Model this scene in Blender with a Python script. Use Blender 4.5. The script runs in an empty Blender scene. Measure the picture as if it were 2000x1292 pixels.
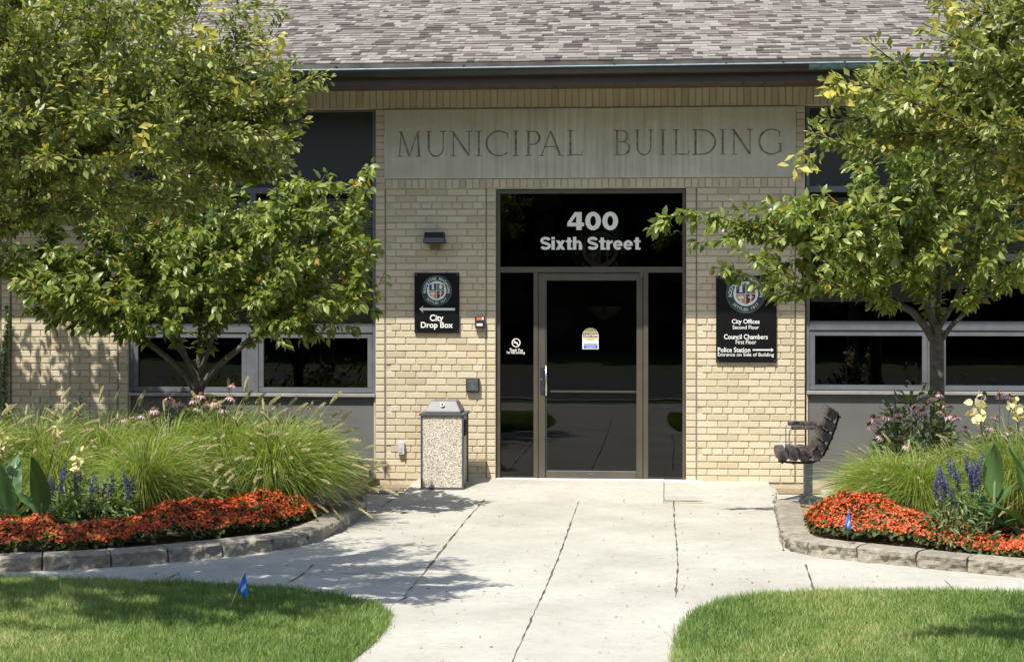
import bpy, bmesh, math, random
import numpy as np
from mathutils import Vector, Matrix, noise

rng = np.random.default_rng(11)
random.seed(11)
sc = bpy.context.scene
COL = sc.collection

# ------------------------------------------------------------------ camera, sky, sun, exposure
F, HZ, D, H, TH = 3500.0, 552.0, 17.8, 1.98, math.atan(305 / 3500.0)
CT, ST = math.cos(TH), math.sin(TH)
_k = (1153 - 1000) / F
XC = D * (ST - _k * CT) / (CT + _k * ST)
cam_d = bpy.data.cameras.new("camera")
cam = bpy.data.objects.new("camera", cam_d)
COL.objects.link(cam)
cam.location = (XC, -D, H)
cam.rotation_euler = (math.pi / 2, 0, TH)
cam_d.sensor_width = 36
cam_d.lens = F / 2000 * 36
cam_d.shift_y = -(646 - HZ) / 2000
cam_d.clip_start = 0.1
cam_d.clip_end = 2000
sc.camera = cam

LD = Vector((0.27, 0.56, -1.0)).normalized()          # direction in which sunlight travels
world = bpy.data.worlds.new("World")
sc.world = world
world.use_nodes = True
wn = world.node_tree
sky = wn.nodes.new("ShaderNodeTexSky")
sky.sky_type = 'NISHITA'
sky.sun_disc = False
sky.sun_elevation = math.asin(-LD.z)
sky.sun_rotation = math.atan2(-LD.x, -LD.y)
sky.air_density = 1.0
sky.dust_density = 1.5
wn.links.new(sky.outputs[0], wn.nodes["Background"].inputs[0])
wn.nodes["Background"].inputs[1].default_value = 0.135
sun_d = bpy.data.lights.new("sun", 'SUN')
sun = bpy.data.objects.new("sun", sun_d)
COL.objects.link(sun)
sun.rotation_euler = LD.to_track_quat('-Z', 'Y').to_euler()
sun.location = (-6, -12, 25)
sun_d.energy = 4.6
sun_d.angle = math.radians(0.5)
sun_d.color = (1.0, 0.965, 0.88)
sc.view_settings.view_transform = 'Standard'
sc.view_settings.look = 'None'
sc.view_settings.exposure = 0.68
sc.view_settings.gamma = 1
try:
    sc.cycles.max_bounces = 8
    sc.cycles.transparent_max_bounces = 12
    sc.cycles.use_denoising = True
except Exception:
    pass


def P(u, v, y=0.0):
    """the place on the upright plane y that the photograph shows at pixel (u, v)"""
    a, b = (u - 1000) / F, (HZ - v) / F
    dx, dy = -ST + CT * a, CT + ST * a
    t = (y + D) / dy
    return Vector((XC + t * dx, y, H + t * b))


ZG = -0.05                                             # level of the paving


def G(u, v, z=ZG):
    a, b = (u - 1000) / F, (HZ - v) / F
    dx, dy = -ST + CT * a, CT + ST * a
    t = (z - H) / b
    return Vector((XC + t * dx, -D + t * dy, z))


def X(u, y=0.0):
    return P(u, 500, y).x


def Zw(v, u=1150, y=0.0):
    return P(u, v, y).z


# ------------------------------------------------------------------ materials
def new_mat(name):
    m = bpy.data.materials.new(name)
    m.use_nodes = True
    return m, m.node_tree, m.node_tree.nodes["Principled BSDF"]


def nd(nt, t, **kw):
    n = nt.nodes.new(t)
    for k, v in kw.items():
        if k.startswith("i_"):
            n.inputs[k[2:].replace("_", " ")].default_value = v
        else:
            setattr(n, k, v)
    return n


def ramp(nt, stops, fac=None):
    r = nt.nodes.new("ShaderNodeValToRGB")
    el = r.color_ramp.elements
    while len(el) < len(stops):
        el.new(0.5)
    for e, (p, c) in zip(el, stops):
        e.position = p
        e.color = (c[0], c[1], c[2], 1)
    if fac is not None:
        nt.links.new(fac, r.inputs[0])
    return r


def noise_node(nt, scale, detail=4, rough=0.6, vec=None, stretch=None):
    tc = nd(nt, "ShaderNodeTexCoord")
    out = tc.outputs["Object"]
    if stretch:
        mp = nd(nt, "ShaderNodeMapping")
        mp.inputs["Scale"].default_value = stretch
        nt.links.new(out, mp.inputs[0])
        out = mp.outputs[0]
    n = nd(nt, "ShaderNodeTexNoise")
    n.inputs["Scale"].default_value = scale
    n.inputs["Detail"].default_value = detail
    n.inputs["Roughness"].default_value = rough
    nt.links.new(out, n.inputs["Vector"])
    return n


def mixc(nt, fac, a, b, mode='MIX'):
    m = nd(nt, "ShaderNodeMix", data_type='RGBA', blend_type=mode)
    for sock, v in ((m.inputs[0], fac), (m.inputs[6], a), (m.inputs[7], b)):
        if hasattr(v, "is_output"):
            nt.links.new(v, sock)
        elif isinstance(v, (int, float)):
            sock.default_value = v
        else:
            sock.default_value = (v[0], v[1], v[2], 1)
    return m.outputs[2]


def bump(nt, b, height, strength=0.3, dist=0.01):
    n = nd(nt, "ShaderNodeBump")
    n.inputs["Strength"].default_value = strength
    n.inputs["Distance"].default_value = dist
    nt.links.new(height, n.inputs["Height"])
    nt.links.new(n.outputs[0], b.inputs["Normal"])


def plain(name, c, rough=0.6, metal=0.0, var=0.25, scale=6.0, bmp=0.0, bscale=60.0, spec=0.5):
    """a painted, metal or stone surface with soft uneven tone and a little relief"""
    m, nt, b = new_mat(name)
    n = noise_node(nt, scale, 5, 0.65)
    lo = [x * (1 - var) for x in c]
    hi = [min(1, x * (1 + var)) for x in c]
    r = ramp(nt, [(0.3, lo), (0.7, hi)], n.outputs["Fac"])
    nt.links.new(r.outputs[0], b.inputs["Base Color"])
    b.inputs["Roughness"].default_value = rough
    b.inputs["Metallic"].default_value = metal
    b.inputs["Specular IOR Level"].default_value = spec
    if bmp:
        n2 = noise_node(nt, bscale, 4, 0.7)
        bump(nt, b, n2.outputs["Fac"], bmp, 0.004)
    return m


def island_mat(name, stops, rough=0.85, noise_amt=0.35, nscale=40, bmp=0.4, bscale=120, big=0.2, stretch=None):
    """each brick or shingle its own tone (random per island), with grain over it"""
    m, nt, b = new_mat(name)
    g = nd(nt, "ShaderNodeNewGeometry")
    r = ramp(nt, stops, g.outputs["Random Per Island"])
    n = noise_node(nt, nscale, 5, 0.7, stretch=stretch)
    r2 = ramp(nt, [(0.25, (1 - noise_amt,) * 3), (0.75, (1 + noise_amt * 0.4,) * 3)], n.outputs["Fac"])
    c = mixc(nt, 1.0, r.outputs[0], r2.outputs[0], 'MULTIPLY')
    n3 = noise_node(nt, 0.9, 4, 0.6)
    r3 = ramp(nt, [(0.3, (1 - big,) * 3), (0.65, (1.0, 1.0, 1.0))], n3.outputs["Fac"])
    c = mixc(nt, 1.0, c, r3.outputs[0], 'MULTIPLY')
    nt.links.new(c, b.inputs["Base Color"])
    b.inputs["Roughness"].default_value = rough
    b.inputs["Specular IOR Level"].default_value = 0.25
    n2 = noise_node(nt, bscale, 5, 0.75)
    bump(nt, b, n2.outputs["Fac"], bmp, 0.006)
    return m


def leaf_mat(name, stops, rough=0.42, trans=0.35, tint=(1.25, 1.25, 0.55), spec=0.5):
    m, nt, b = new_mat(name)
    at = nd(nt, "ShaderNodeAttribute", attribute_name="rnd")
    r = ramp(nt, stops, at.outputs["Fac"])
    nt.links.new(r.outputs[0], b.inputs["Base Color"])
    b.inputs["Roughness"].default_value = rough
    b.inputs["Specular IOR Level"].default_value = spec
    tl = nd(nt, "ShaderNodeBsdfTranslucent")
    c = mixc(nt, 1.0, r.outputs[0], tint, 'MULTIPLY')
    nt.links.new(c, tl.inputs[0])
    mx = nd(nt, "ShaderNodeMixShader")
    mx.inputs[0].default_value = trans
    nt.links.new(b.outputs[0], mx.inputs[1])
    nt.links.new(tl.outputs[0], mx.inputs[2])
    nt.links.new(mx.outputs[0], nt.nodes["Material Output"].inputs[0])
    return m


def glass_mat(name, tint, refl=1.0):
    m, nt, b = new_mat(name)
    nt.nodes.remove(b)
    tr = nd(nt, "ShaderNodeBsdfTransparent")
    tr.inputs[0].default_value = (*tint, 1)
    gl = nd(nt, "ShaderNodeBsdfGlossy")
    gl.inputs["Roughness"].default_value = 0.004
    gl.inputs[0].default_value = (refl, refl, refl, 1)
    fr = nd(nt, "ShaderNodeFresnel")
    fr.inputs["IOR"].default_value = 1.52
    n = noise_node(nt, 1.3, 2, 0.5)
    bm = nd(nt, "ShaderNodeBump")
    bm.inputs["Strength"].default_value = 0.05
    bm.inputs["Distance"].default_value = 0.02
    nt.links.new(n.outputs["Fac"], bm.inputs["Height"])
    nt.links.new(bm.outputs[0], gl.inputs["Normal"])
    mx = nd(nt, "ShaderNodeMixShader")
    nt.links.new(fr.outputs[0], mx.inputs[0])
    nt.links.new(tr.outputs[0], mx.inputs[1])
    nt.links.new(gl.outputs[0], mx.inputs[2])
    nt.links.new(mx.outputs[0], nt.nodes["Material Output"].inputs[0])
    return m


M = {}
M['brick'] = island_mat("buff_brick", [(0.0, (0.51, 0.425, 0.285)), (0.15, (0.57, 0.485, 0.335)), (0.5, (0.605, 0.52, 0.37)),
                                       (0.85, (0.635, 0.555, 0.405)), (0.95, (0.585, 0.48, 0.305)), (1.0, (0.49, 0.415, 0.30))],
                        noise_amt=0.16, nscale=55, bmp=0.5, bscale=150, big=0.08)
M['mortar'] = plain("mortar", (0.48, 0.42, 0.315), 0.95, var=0.25, scale=8, bmp=0.5, bscale=200)
M['mortar_side'] = plain("dark_mortar", (0.20, 0.17, 0.12), 0.95, var=0.25, scale=8)
M['shingle'] = island_mat("asphalt_shingle", [(0.0, (0.085, 0.070, 0.064)), (0.2, (0.135, 0.112, 0.102)), (0.38, (0.195, 0.168, 0.150)),
                                              (0.65, (0.25, 0.224, 0.20)), (1.0, (0.315, 0.288, 0.262))],
                          rough=0.95, noise_amt=0.35, nscale=160, bmp=0.6, bscale=300, big=0.10)
M['deck'] = plain("roof_felt", (0.05, 0.045, 0.045), 0.95)
M['fascia'] = plain("brown_fascia", (0.055, 0.034, 0.028), 0.5, var=0.2)
M['soffit'] = plain("brown_soffit", (0.085, 0.055, 0.042), 0.6, var=0.25)
M['gutter'] = plain("dark_gutter", (0.03, 0.028, 0.027), 0.4, var=0.3, scale=3)
M['lip'] = plain("worn_gutter_lip", (0.17, 0.215, 0.235), 0.6, metal=0.2, var=0.25, scale=14)
M['patina'] = plain("copper_patina", (0.10, 0.16, 0.15), 0.7, var=0.6, scale=18)
M['flash'] = plain("drip_flashing", (0.13, 0.12, 0.105), 0.6, var=0.5, scale=3)
M['bronze'] = plain("bronze_anodised", (0.10, 0.086, 0.066), 0.42, metal=0.35, var=0.12, scale=5)
M['black'] = plain("black_gap", (0.012, 0.012, 0.012), 0.7)
M['alu'] = plain("grey_window_metal", (0.14, 0.145, 0.16), 0.5, metal=0.25, var=0.15, scale=7)
M['panel'] = plain("grey_spandrel", (0.115, 0.114, 0.107), 0.6, var=0.10, scale=2.5, bmp=0.08, bscale=40)
M['spandrel'] = plain("dark_spandrel", (0.028, 0.029, 0.032), 0.35, var=0.12, scale=3)
M['sill'] = plain("metal_sill", (0.30, 0.295, 0.285), 0.5, metal=0.2, var=0.15, scale=9)
M['base'] = plain("stone_base", (0.42, 0.37, 0.27), 0.9, var=0.2, scale=9, bmp=0.3)
M['blind'] = plain("blind_slat", (0.36, 0.35, 0.28), 0.7, var=0.05)
M['chrome'] = plain("satin_steel", (0.62, 0.62, 0.62), 0.25, metal=1.0, var=0.08)
M['brass'] = plain("brass_bar", (0.72, 0.60, 0.38), 0.45, metal=0.2, var=0.1)
M['white'] = plain("white_vinyl", (0.78, 0.78, 0.75), 0.5, var=0.03)
M['cream'] = plain("cream_vinyl", (0.82, 0.80, 0.70), 0.6, var=0.04)
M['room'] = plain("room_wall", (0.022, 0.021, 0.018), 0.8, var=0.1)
M['glass'] = glass_mat("tinted_glass", (0.32, 0.32, 0.30))
M['transomglass'] = glass_mat("transom_glass", (0.17, 0.17, 0.16))
M['doorglass'] = glass_mat("door_glass", (0.82, 0.82, 0.79))
M['glass2'] = glass_mat("window_glass", (0.72, 0.72, 0.70))
M['signblack'] = plain("black_sign_face", (0.006, 0.006, 0.007), 0.35, var=0.2, spec=0.25)
M['steelblack'] = plain("black_powder_coat", (0.018, 0.018, 0.022), 0.5, var=0.2)
M['lampgrey'] = plain("dark_lamp_lens", (0.026, 0.027, 0.034), 0.35, var=0.1)
M['pole'] = plain("galvanised_post", (0.33, 0.37, 0.40), 0.45, metal=0.5, var=0.35, scale=12)
M['lid'] = plain("grey_plastic_lid", (0.15, 0.15, 0.155), 0.5, var=0.08, bmp=0.1)
M['rim'] = plain("dark_grey_trim", (0.07, 0.07, 0.08), 0.5, var=0.1)
M['soil'] = plain("garden_soil", (0.11, 0.08, 0.055), 0.95, var=0.5, scale=14, bmp=1.0, bscale=60)
M['mulch'] = plain("dry_mulch", (0.24, 0.17, 0.095), 0.95, var=0.55, scale=40, bmp=1.0, bscale=90)
M['joint'] = plain("dirty_joint_and_shadow", (0.085, 0.065, 0.04), 0.95, var=0.5, scale=25)
M['orange'] = plain("orange_label", (0.70, 0.13, 0.02), 0.5, var=0.05)
M['blue'] = plain("blue_print", (0.03, 0.10, 0.45), 0.5, var=0.05)
M['yellow'] = plain("yellow_print", (0.62, 0.55, 0.22), 0.5, var=0.05)
M['flag'] = leaf_mat("blue_flag_film", [(0, (0.01, 0.14, 0.72)), (1, (0.02, 0.22, 0.80))], 0.45, 0.35, (1, 1, 1))
M['e_green'] = plain("emblem_green", (0.012, 0.055, 0.045), 0.5, var=0.05)
M['e_blue'] = plain("emblem_blue", (0.018, 0.05, 0.16), 0.5, var=0.05)
M['e_leaf'] = plain("emblem_leaf_green", (0.14, 0.22, 0.075), 0.5, var=0.05)
M['e_gold'] = plain("emblem_gold", (0.50, 0.32, 0.08), 0.5, var=0.05)
M['e_red'] = plain("emblem_maroon", (0.13, 0.022, 0.028), 0.5, var=0.05)
M['letter_cut'] = plain("weathered_shaded_letter_cut", (0.205, 0.21, 0.175), 0.95, var=0.6, scale=25)  # letters are flat strips: groove shading and patina both put into the colour
M['terrain'] = plain("turf_ground", (0.06, 0.085, 0.02), 0.95, var=0.4, scale=3)
M['asphalt'] = plain("asphalt", (0.055, 0.055, 0.055), 0.9, var=0.2, scale=5, bmp=0.4, bscale=200)


def concrete(name, base, warm=1.0):
    m, nt, b = new_mat(name)
    n1 = noise_node(nt, 1.1, 6, 0.6)
    n2 = noise_node(nt, 140, 3, 0.8)
    n4 = noise_node(nt, 14, 5, 0.75)
    r1 = ramp(nt, [(0.3, [x * 0.86 for x in base]), (0.7, [x * 1.06 for x in base])], n1.outputs["Fac"])
    r2 = ramp(nt, [(0.3, (0.80, 0.79, 0.77)), (0.6, (1.05, 1.05, 1.05))], n2.outputs["Fac"])
    c = mixc(nt, 1.0, r1.outputs[0], r2.outputs[0], 'MULTIPLY')
    r4 = ramp(nt, [(0.33, (0.86, 0.84, 0.80)), (0.5, (1, 1, 1))], n4.outputs["Fac"])
    c = mixc(nt, 0.8, c, r4.outputs[0], 'MULTIPLY')
    n5 = noise_node(nt, 38, 2, 0.5)
    r5 = ramp(nt, [(0.26, (0.55, 0.50, 0.42)), (0.31, (1, 1, 1))], n5.outputs["Fac"])
    c = mixc(nt, 0.9, c, r5.outputs[0], 'MULTIPLY')
    n6 = noise_node(nt, 0.55, 5, 0.65)
    r6 = ramp(nt, [(0.35, (0.85, 0.84, 0.81)), (0.55, (1, 1, 1))], n6.outputs["Fac"])
    c = mixc(nt, 0.5, c, r6.outputs[0], 'MULTIPLY')
    nt.links.new(c, b.inputs["Base Color"])
    b.inputs["Roughness"].default_value = 0.9
    b.inputs["Specular IOR Level"].default_value = 0.2
    bump(nt, b, n2.outputs["Fac"], 0.35, 0.004)
    return m


M['concrete'] = concrete("pavement_concrete", (0.425, 0.412, 0.365))
M['landing'] = concrete("landing_concrete", (0.425, 0.415, 0.372))


def limestone():
    m, nt, b = new_mat("weathered_limestone")
    n1 = noise_node(nt, 2.2, 6, 0.65)
    r1 = ramp(nt, [(0.3, (0.46, 0.425, 0.34)), (0.7, (0.60, 0.57, 0.475))], n1.outputs["Fac"])
    n2 = noise_node(nt, 1.0, 6, 0.7, stretch=(22, 1, 0.7))       # rain streaks running down the slab
    tc = nd(nt, "ShaderNodeTexCoord")
    sx = nd(nt, "ShaderNodeSeparateXYZ")
    nt.links.new(tc.outputs["Object"], sx.inputs[0])
    r2 = ramp(nt, [(0.36, (0.76, 0.74, 0.70)), (0.52, (1, 1, 1)), (0.66, (1.2, 1.2, 1.18))], n2.outputs["Fac"])
    # streaks are strongest over the middle of the slab
    mr = nd(nt, "ShaderNodeMapRange")
    mr.inputs[1].default_value = 0.1
    mr.inputs[2].default_value = 1.6
    mr.inputs[3].default_value = 1.0
    mr.inputs[4].default_value = 0.25
    ab = nd(nt, "ShaderNodeMath", operation='ABSOLUTE')
    nt.links.new(sx.outputs[0], ab.inputs[0])
    nt.links.new(ab.outputs[0], mr.inputs[0])
    c = mixc(nt, mr.outputs[0], r1.outputs[0], mixc(nt, 1.0, r1.outputs[0], r2.outputs[0], 'MULTIPLY'))
    nt.links.new(c, b.inputs["Base Color"])
    b.inputs["Roughness"].default_value = 0.92
    n3 = noise_node(nt, 60, 5, 0.75)
    bump(nt, b, n3.outputs["Fac"], 0.25, 0.004)
    return m


M['limestone'] = limestone()


def aggregate():
    m, nt, b = new_mat("exposed_aggregate")
    tc = nd(nt, "ShaderNodeTexCoord")
    vo = nd(nt, "ShaderNodeTexVoronoi")
    vo.inputs["Scale"].default_value = 125
    nt.links.new(tc.outputs["Object"], vo.inputs["Vector"])
    sp = nd(nt, "ShaderNodeSeparateColor")
    nt.links.new(vo.outputs["Color"], sp.inputs[0])
    r = ramp(nt, [(0.0, (0.26, 0.18, 0.11)), (0.2, (0.42, 0.33, 0.22)), (0.42, (0.58, 0.51, 0.41)), (0.7, (0.70, 0.66, 0.58)), (1.0, (0.78, 0.75, 0.70))], sp.outputs[0])
    r2 = ramp(nt, [(0.0, (1, 1, 1)), (0.85, (0.55, 0.50, 0.43))], vo.outputs["Distance"])
    r2.color_ramp.elements[0].position = 0.45
    c = mixc(nt, 1.0, r.outputs[0], r2.outputs[0], 'MULTIPLY')
    nt.links.new(c, b.inputs["Base Color"])
    b.inputs["Roughness"].default_value = 0.75
    inv = nd(nt, "ShaderNodeMath", operation='SUBTRACT')
    inv.inputs[0].default_value = 1
    nt.links.new(vo.outputs["Distance"], inv.inputs[1])
    bump(nt, b, inv.outputs[0], 0.6, 0.006)
    return m


M['aggregate'] = aggregate()


def stone_block():
    m, nt, b = new_mat("split_face_block")
    g = nd(nt, "ShaderNodeNewGeometry")
    oi = nd(nt, "ShaderNodeObjectInfo")
    n = noise_node(nt, 9, 6, 0.7)
    r = ramp(nt, [(0.3, (0.195, 0.175, 0.14)), (0.7, (0.37, 0.345, 0.29))], n.outputs["Fac"])
    r0 = ramp(nt, [(0, (0.82, 0.80, 0.78)), (1, (1.08, 1.06, 1.0))], oi.outputs["Random"])
    n2 = noise_node(nt, 70, 5, 0.8)
    r2 = ramp(nt, [(0.3, (0.68, 0.66, 0.62)), (0.6, (1.05, 1.05, 1.05))], n2.outputs["Fac"])
    c = mixc(nt, 1.0, r.outputs[0], r2.outputs[0], 'MULTIPLY')
    c = mixc(nt, 1.0, c, r0.outputs[0], 'MULTIPLY')
    nt.links.new(c, b.inputs["Base Color"])
    b.inputs["Roughness"].default_value = 0.95
    bump(nt, b, n2.outputs["Fac"], 0.7, 0.008)
    return m


M['block'] = stone_block()


def plank():
    m, nt, b = new_mat("weathered_plank")
    n = noise_node(nt, 5, 6, 0.75, stretch=(6, 1, 6))
    r = ramp(nt, [(0.3, (0.028, 0.023, 0.026)), (0.55, (0.075, 0.062, 0.066)), (0.75, (0.17, 0.15, 0.155))], n.outputs["Fac"])
    nt.links.new(r.outputs[0], b.inputs["Base Color"])
    b.inputs["Roughness"].default_value = 0.5
    bump(nt, b, n.outputs["Fac"], 0.3, 0.006)
    return m


M['plank'] = plank()


def bark():
    m, nt, b = new_mat("tree_bark")
    n = noise_node(nt, 14, 6, 0.75, stretch=(1, 1, 2.4))
    r = ramp(nt, [(0.3, (0.035, 0.028, 0.022)), (0.55, (0.10, 0.085, 0.068)), (0.8, (0.21, 0.19, 0.16))], n.outputs["Fac"])
    nt.links.new(r.outputs[0], b.inputs["Base Color"])
    b.inputs["Roughness"].default_value = 0.85
    bump(nt, b, n.outputs["Fac"], 0.6, 0.01)
    return m


M['bark'] = bark()
M['cherry'] = leaf_mat("cherry_leaf", [(0.0, (0.09, 0.14, 0.028)), (0.45, (0.19, 0.25, 0.05)), (0.85, (0.29, 0.335, 0.085)), (0.965, (0.36, 0.38, 0.12)), (0.985, (0.42, 0.37, 0.05)), (1.0, (0.40, 0.20, 0.03))], 0.38, 0.40)
M['apple'] = leaf_mat("crabapple_leaf", [(0.0, (0.10, 0.135, 0.03)), (0.45, (0.22, 0.25, 0.06)), (0.82, (0.34, 0.36, 0.11)), (0.95, (0.46, 0.45, 0.16)), (0.975, (0.50, 0.44, 0.07)), (1.0, (0.45, 0.28, 0.03))], 0.38, 0.40)
M['grassblade'] = leaf_mat("lawn_blade", [(0.0, (0.085, 0.16, 0.03)), (0.5, (0.18, 0.275, 0.058)), (0.86, (0.285, 0.36, 0.10)), (1.0, (0.48, 0.46, 0.22))], 0.5, 0.35)
M['fountain'] = leaf_mat("fountain_grass_blade", [(0.0, (0.10, 0.155, 0.03)), (0.5, (0.25, 0.34, 0.065)), (0.85, (0.40, 0.46, 0.13)), (1.0, (0.56, 0.50, 0.26))], 0.5, 0.4)
M['seed'] = leaf_mat("seed_head_bristle", [(0.0, (0.50, 0.46, 0.27)), (0.6, (0.68, 0.64, 0.42)), (1.0, (0.80, 0.76, 0.55))], 0.8, 0.45, (1.1, 1.1, 0.9))
M['green'] = leaf_mat("herb_leaf", [(0.0, (0.06, 0.11, 0.028)), (0.6, (0.12, 0.19, 0.05)), (1.0, (0.21, 0.28, 0.08))], 0.5, 0.3)
M['salvia_leaf'] = leaf_mat("salvia_leaf", [(0.0, (0.07, 0.12, 0.04)), (0.6, (0.13, 0.19, 0.07)), (1.0, (0.22, 0.28, 0.12))], 0.5, 0.3)
M['canna'] = leaf_mat("canna_leaf", [(0.0, (0.06, 0.13, 0.04)), (1.0, (0.11, 0.20, 0.06))], 0.35, 0.25)
M['cannaflower'] = leaf_mat("pale_yellow_petal", [(0.0, (0.70, 0.60, 0.22)), (1.0, (0.80, 0.74, 0.45))], 0.5, 0.35, (1, 1, 0.8))
M['salvia'] = leaf_mat("violet_salvia", [(0.0, (0.07, 0.06, 0.25)), (1.0, (0.15, 0.135, 0.46))], 0.7, 0.3, (1, 1, 1))
M['begonia'] = leaf_mat("red_begonia_petal", [(0.0, (0.40, 0.035, 0.012)), (0.55, (0.56, 0.088, 0.02)), (0.9, (0.64, 0.15, 0.035)), (1.0, (0.78, 0.38, 0.06))], 0.5, 0.35, (1.1, 0.9, 0.8))
M['begonialeaf'] = leaf_mat("bronze_begonia_leaf", [(0.0, (0.022, 0.035, 0.01)), (0.6, (0.045, 0.07, 0.016)), (1.0, (0.09, 0.12, 0.025))], 0.6, 0.2, spec=0.2)
M['pink'] = leaf_mat("pink_coneflower_petal", [(0.0, (0.58, 0.34, 0.44)), (1.0, (0.74, 0.56, 0.57))], 0.6, 0.4, (1, 1, 1))
M['cone'] = plain("coneflower_cone", (0.14, 0.06, 0.015), 0.9, var=0.5, scale=200, bmp=1.0, bscale=300)
M['stem'] = plain("green_stem", (0.09, 0.13, 0.035), 0.7, var=0.3)
M['litter'] = leaf_mat("dry_leaf", [(0.0, (0.10, 0.06, 0.025)), (1.0, (0.32, 0.21, 0.07))], 0.8, 0.1)
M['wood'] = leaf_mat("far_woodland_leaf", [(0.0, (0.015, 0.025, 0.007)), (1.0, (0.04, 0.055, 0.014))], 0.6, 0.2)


# ------------------------------------------------------------------ mesh building
def link(o, parent=None):
    COL.objects.link(o)
    if parent is not None:
        o.parent = parent
    return o


def wloc(o):
    v = Vector((0, 0, 0))
    while o is not None:
        v = v + o.location
        o = o.parent
    return v


def thing(name, label, cat, loc=(0, 0, 0), group=None):
    o = bpy.data.objects.new(name, None)
    COL.objects.link(o)
    o.location = loc
    o.empty_display_size = 0.2
    o["label"] = label
    o["category"] = cat
    if group:
        o["group"] = group
    return o


class MB:
    """collects faces in world coordinates; build() links them as one mesh object under its parent"""

    def __init__(self):
        self.v, self.f, self.m = [], [], []

    def add(self, verts, faces, mi=0):
        b = len(self.v)
        self.v.extend([tuple(p) for p in verts])
        self.f.extend([tuple(b + i for i in q) for q in faces])
        self.m.extend([mi] * len(faces))

    def box(self, x0, x1, y0, y1, z0, z1, mi=0):
        self.add([(x0, y0, z0), (x1, y0, z0), (x1, y1, z0), (x0, y1, z0), (x0, y0, z1), (x1, y0, z1), (x1, y1, z1), (x0, y1, z1)],
                 [(0, 3, 2, 1), (4, 5, 6, 7), (0, 1, 5, 4), (1, 2, 6, 5), (2, 3, 7, 6), (3, 0, 4, 7)], mi)

    def prism_y(self, prof, y0, y1, mi=0):
        """outline of (x, z) points, anticlockwise seen from -y, extruded from y0 (near) to y1"""
        n = len(prof)
        vs = [(x, y0, z) for x, z in prof] + [(x, y1, z) for x, z in prof]
        fs = [tuple(range(n)), tuple(reversed(range(n, 2 * n)))]
        fs += [(i, i + n, (i + 1) % n + n, (i + 1) % n) for i in range(n)]
        self.add(vs, fs, mi)

    def prism_x(self, prof, x0, x1, mi=0, dz=0.0):
        n = len(prof)
        vs = [(x0, y, z - dz) for y, z in prof] + [(x1, y, z + dz) for y, z in prof]
        fs = [tuple(reversed(range(n))), tuple(range(n, 2 * n))]
        fs += [(i, (i + 1) % n, (i + 1) % n + n, i + n) for i in range(n)]
        self.add(vs, fs, mi)

    def prism_z(self, prof, z0, z1, mi=0):
        n = len(prof)
        vs = [(x, y, z0) for x, y in prof] + [(x, y, z1) for x, y in prof]
        fs = [tuple(reversed(range(n))), tuple(range(n, 2 * n))]
        fs += [(i, (i + 1) % n, (i + 1) % n + n, i + n) for i in range(n)]
        self.add(vs, fs, mi)

    def tube(self, pts, r, n=8, mi=0, caps=True):
        pts = [Vector(p) for p in pts]
        rs = r if isinstance(r, (list, tuple)) else [r] * len(pts)
        vs = []
        ref = None
        for i, p in enumerate(pts):
            d = (pts[min(i + 1, len(pts) - 1)] - pts[max(i - 1, 0)]).normalized()
            if ref is None:
                ref = d.orthogonal().normalized()
            ref = (ref - d * ref.dot(d)).normalized()
            w = d.cross(ref)
            for k in range(n):
                a = 2 * math.pi * k / n
                vs.append(p + (ref * math.cos(a) + w * math.sin(a)) * rs[i])
        fs = []
        for i in range(len(pts) - 1):
            for k in range(n):
                k2 = (k + 1) % n
                fs.append((i * n + k, i * n + k2, (i + 1) * n + k2, (i + 1) * n + k))
        if caps:
            fs.append(tuple(reversed(range(n))))
            fs.append(tuple((len(pts) - 1) * n + k for k in range(n)))
        self.add(vs, fs, mi)

    def disc_y(self, cx, cz, r, y, n=40, mi=0, r_in=0.0):
        if r_in <= 0:
            self.add([(cx + r * math.cos(2 * math.pi * k / n), y, cz + r * math.sin(2 * math.pi * k / n)) for k in range(n)], [tuple(range(n))], mi)
        else:
            vs = []
            for k in range(n):
                a = 2 * math.pi * k / n
                vs += [(cx + r * math.cos(a), y, cz + r * math.sin(a)), (cx + r_in * math.cos(a), y, cz + r_in * math.sin(a))]
            self.add(vs, [(2 * k, (2 * k + 2) % (2 * n), (2 * k + 3) % (2 * n), 2 * k + 1) for k in range(n)], mi)

    def build(self, name, mats, parent=None, bevel=0.0, smooth=False, seg=2, loc=None):
        me = bpy.data.meshes.new(name)
        o = wloc(parent) if parent is not None else (Vector(loc) if loc is not None else Vector((0, 0, 0)))
        me.from_pydata([(p[0] - o.x, p[1] - o.y, p[2] - o.z) for p in self.v], [], self.f)
        if not isinstance(mats, (list, tuple)):
            mats = [mats]
        for mm in mats:
            me.materials.append(mm)
        me.polygons.foreach_set("material_index", self.m)
        if bevel:
            bm = bmesh.new()
            bm.from_mesh(me)
            bmesh.ops.remove_doubles(bm, verts=bm.verts, dist=1e-5)
            ed = [e for e in bm.edges if len(e.link_faces) == 2 and e.calc_face_angle(0) > 0.5]
            bmesh.ops.bevel(bm, geom=ed, offset=bevel, segments=seg, profile=0.6, affect='EDGES', clamp_overlap=True)
            bm.to_mesh(me)
            bm.free()
        me.validate()
        me.update()
        if smooth:
            me.polygons.foreach_set("use_smooth", [True] * len(me.polygons))
        ob = bpy.data.objects.new(name, me)
        link(ob, parent)
        if parent is None and loc is not None:
            ob.location = loc
        return ob


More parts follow.
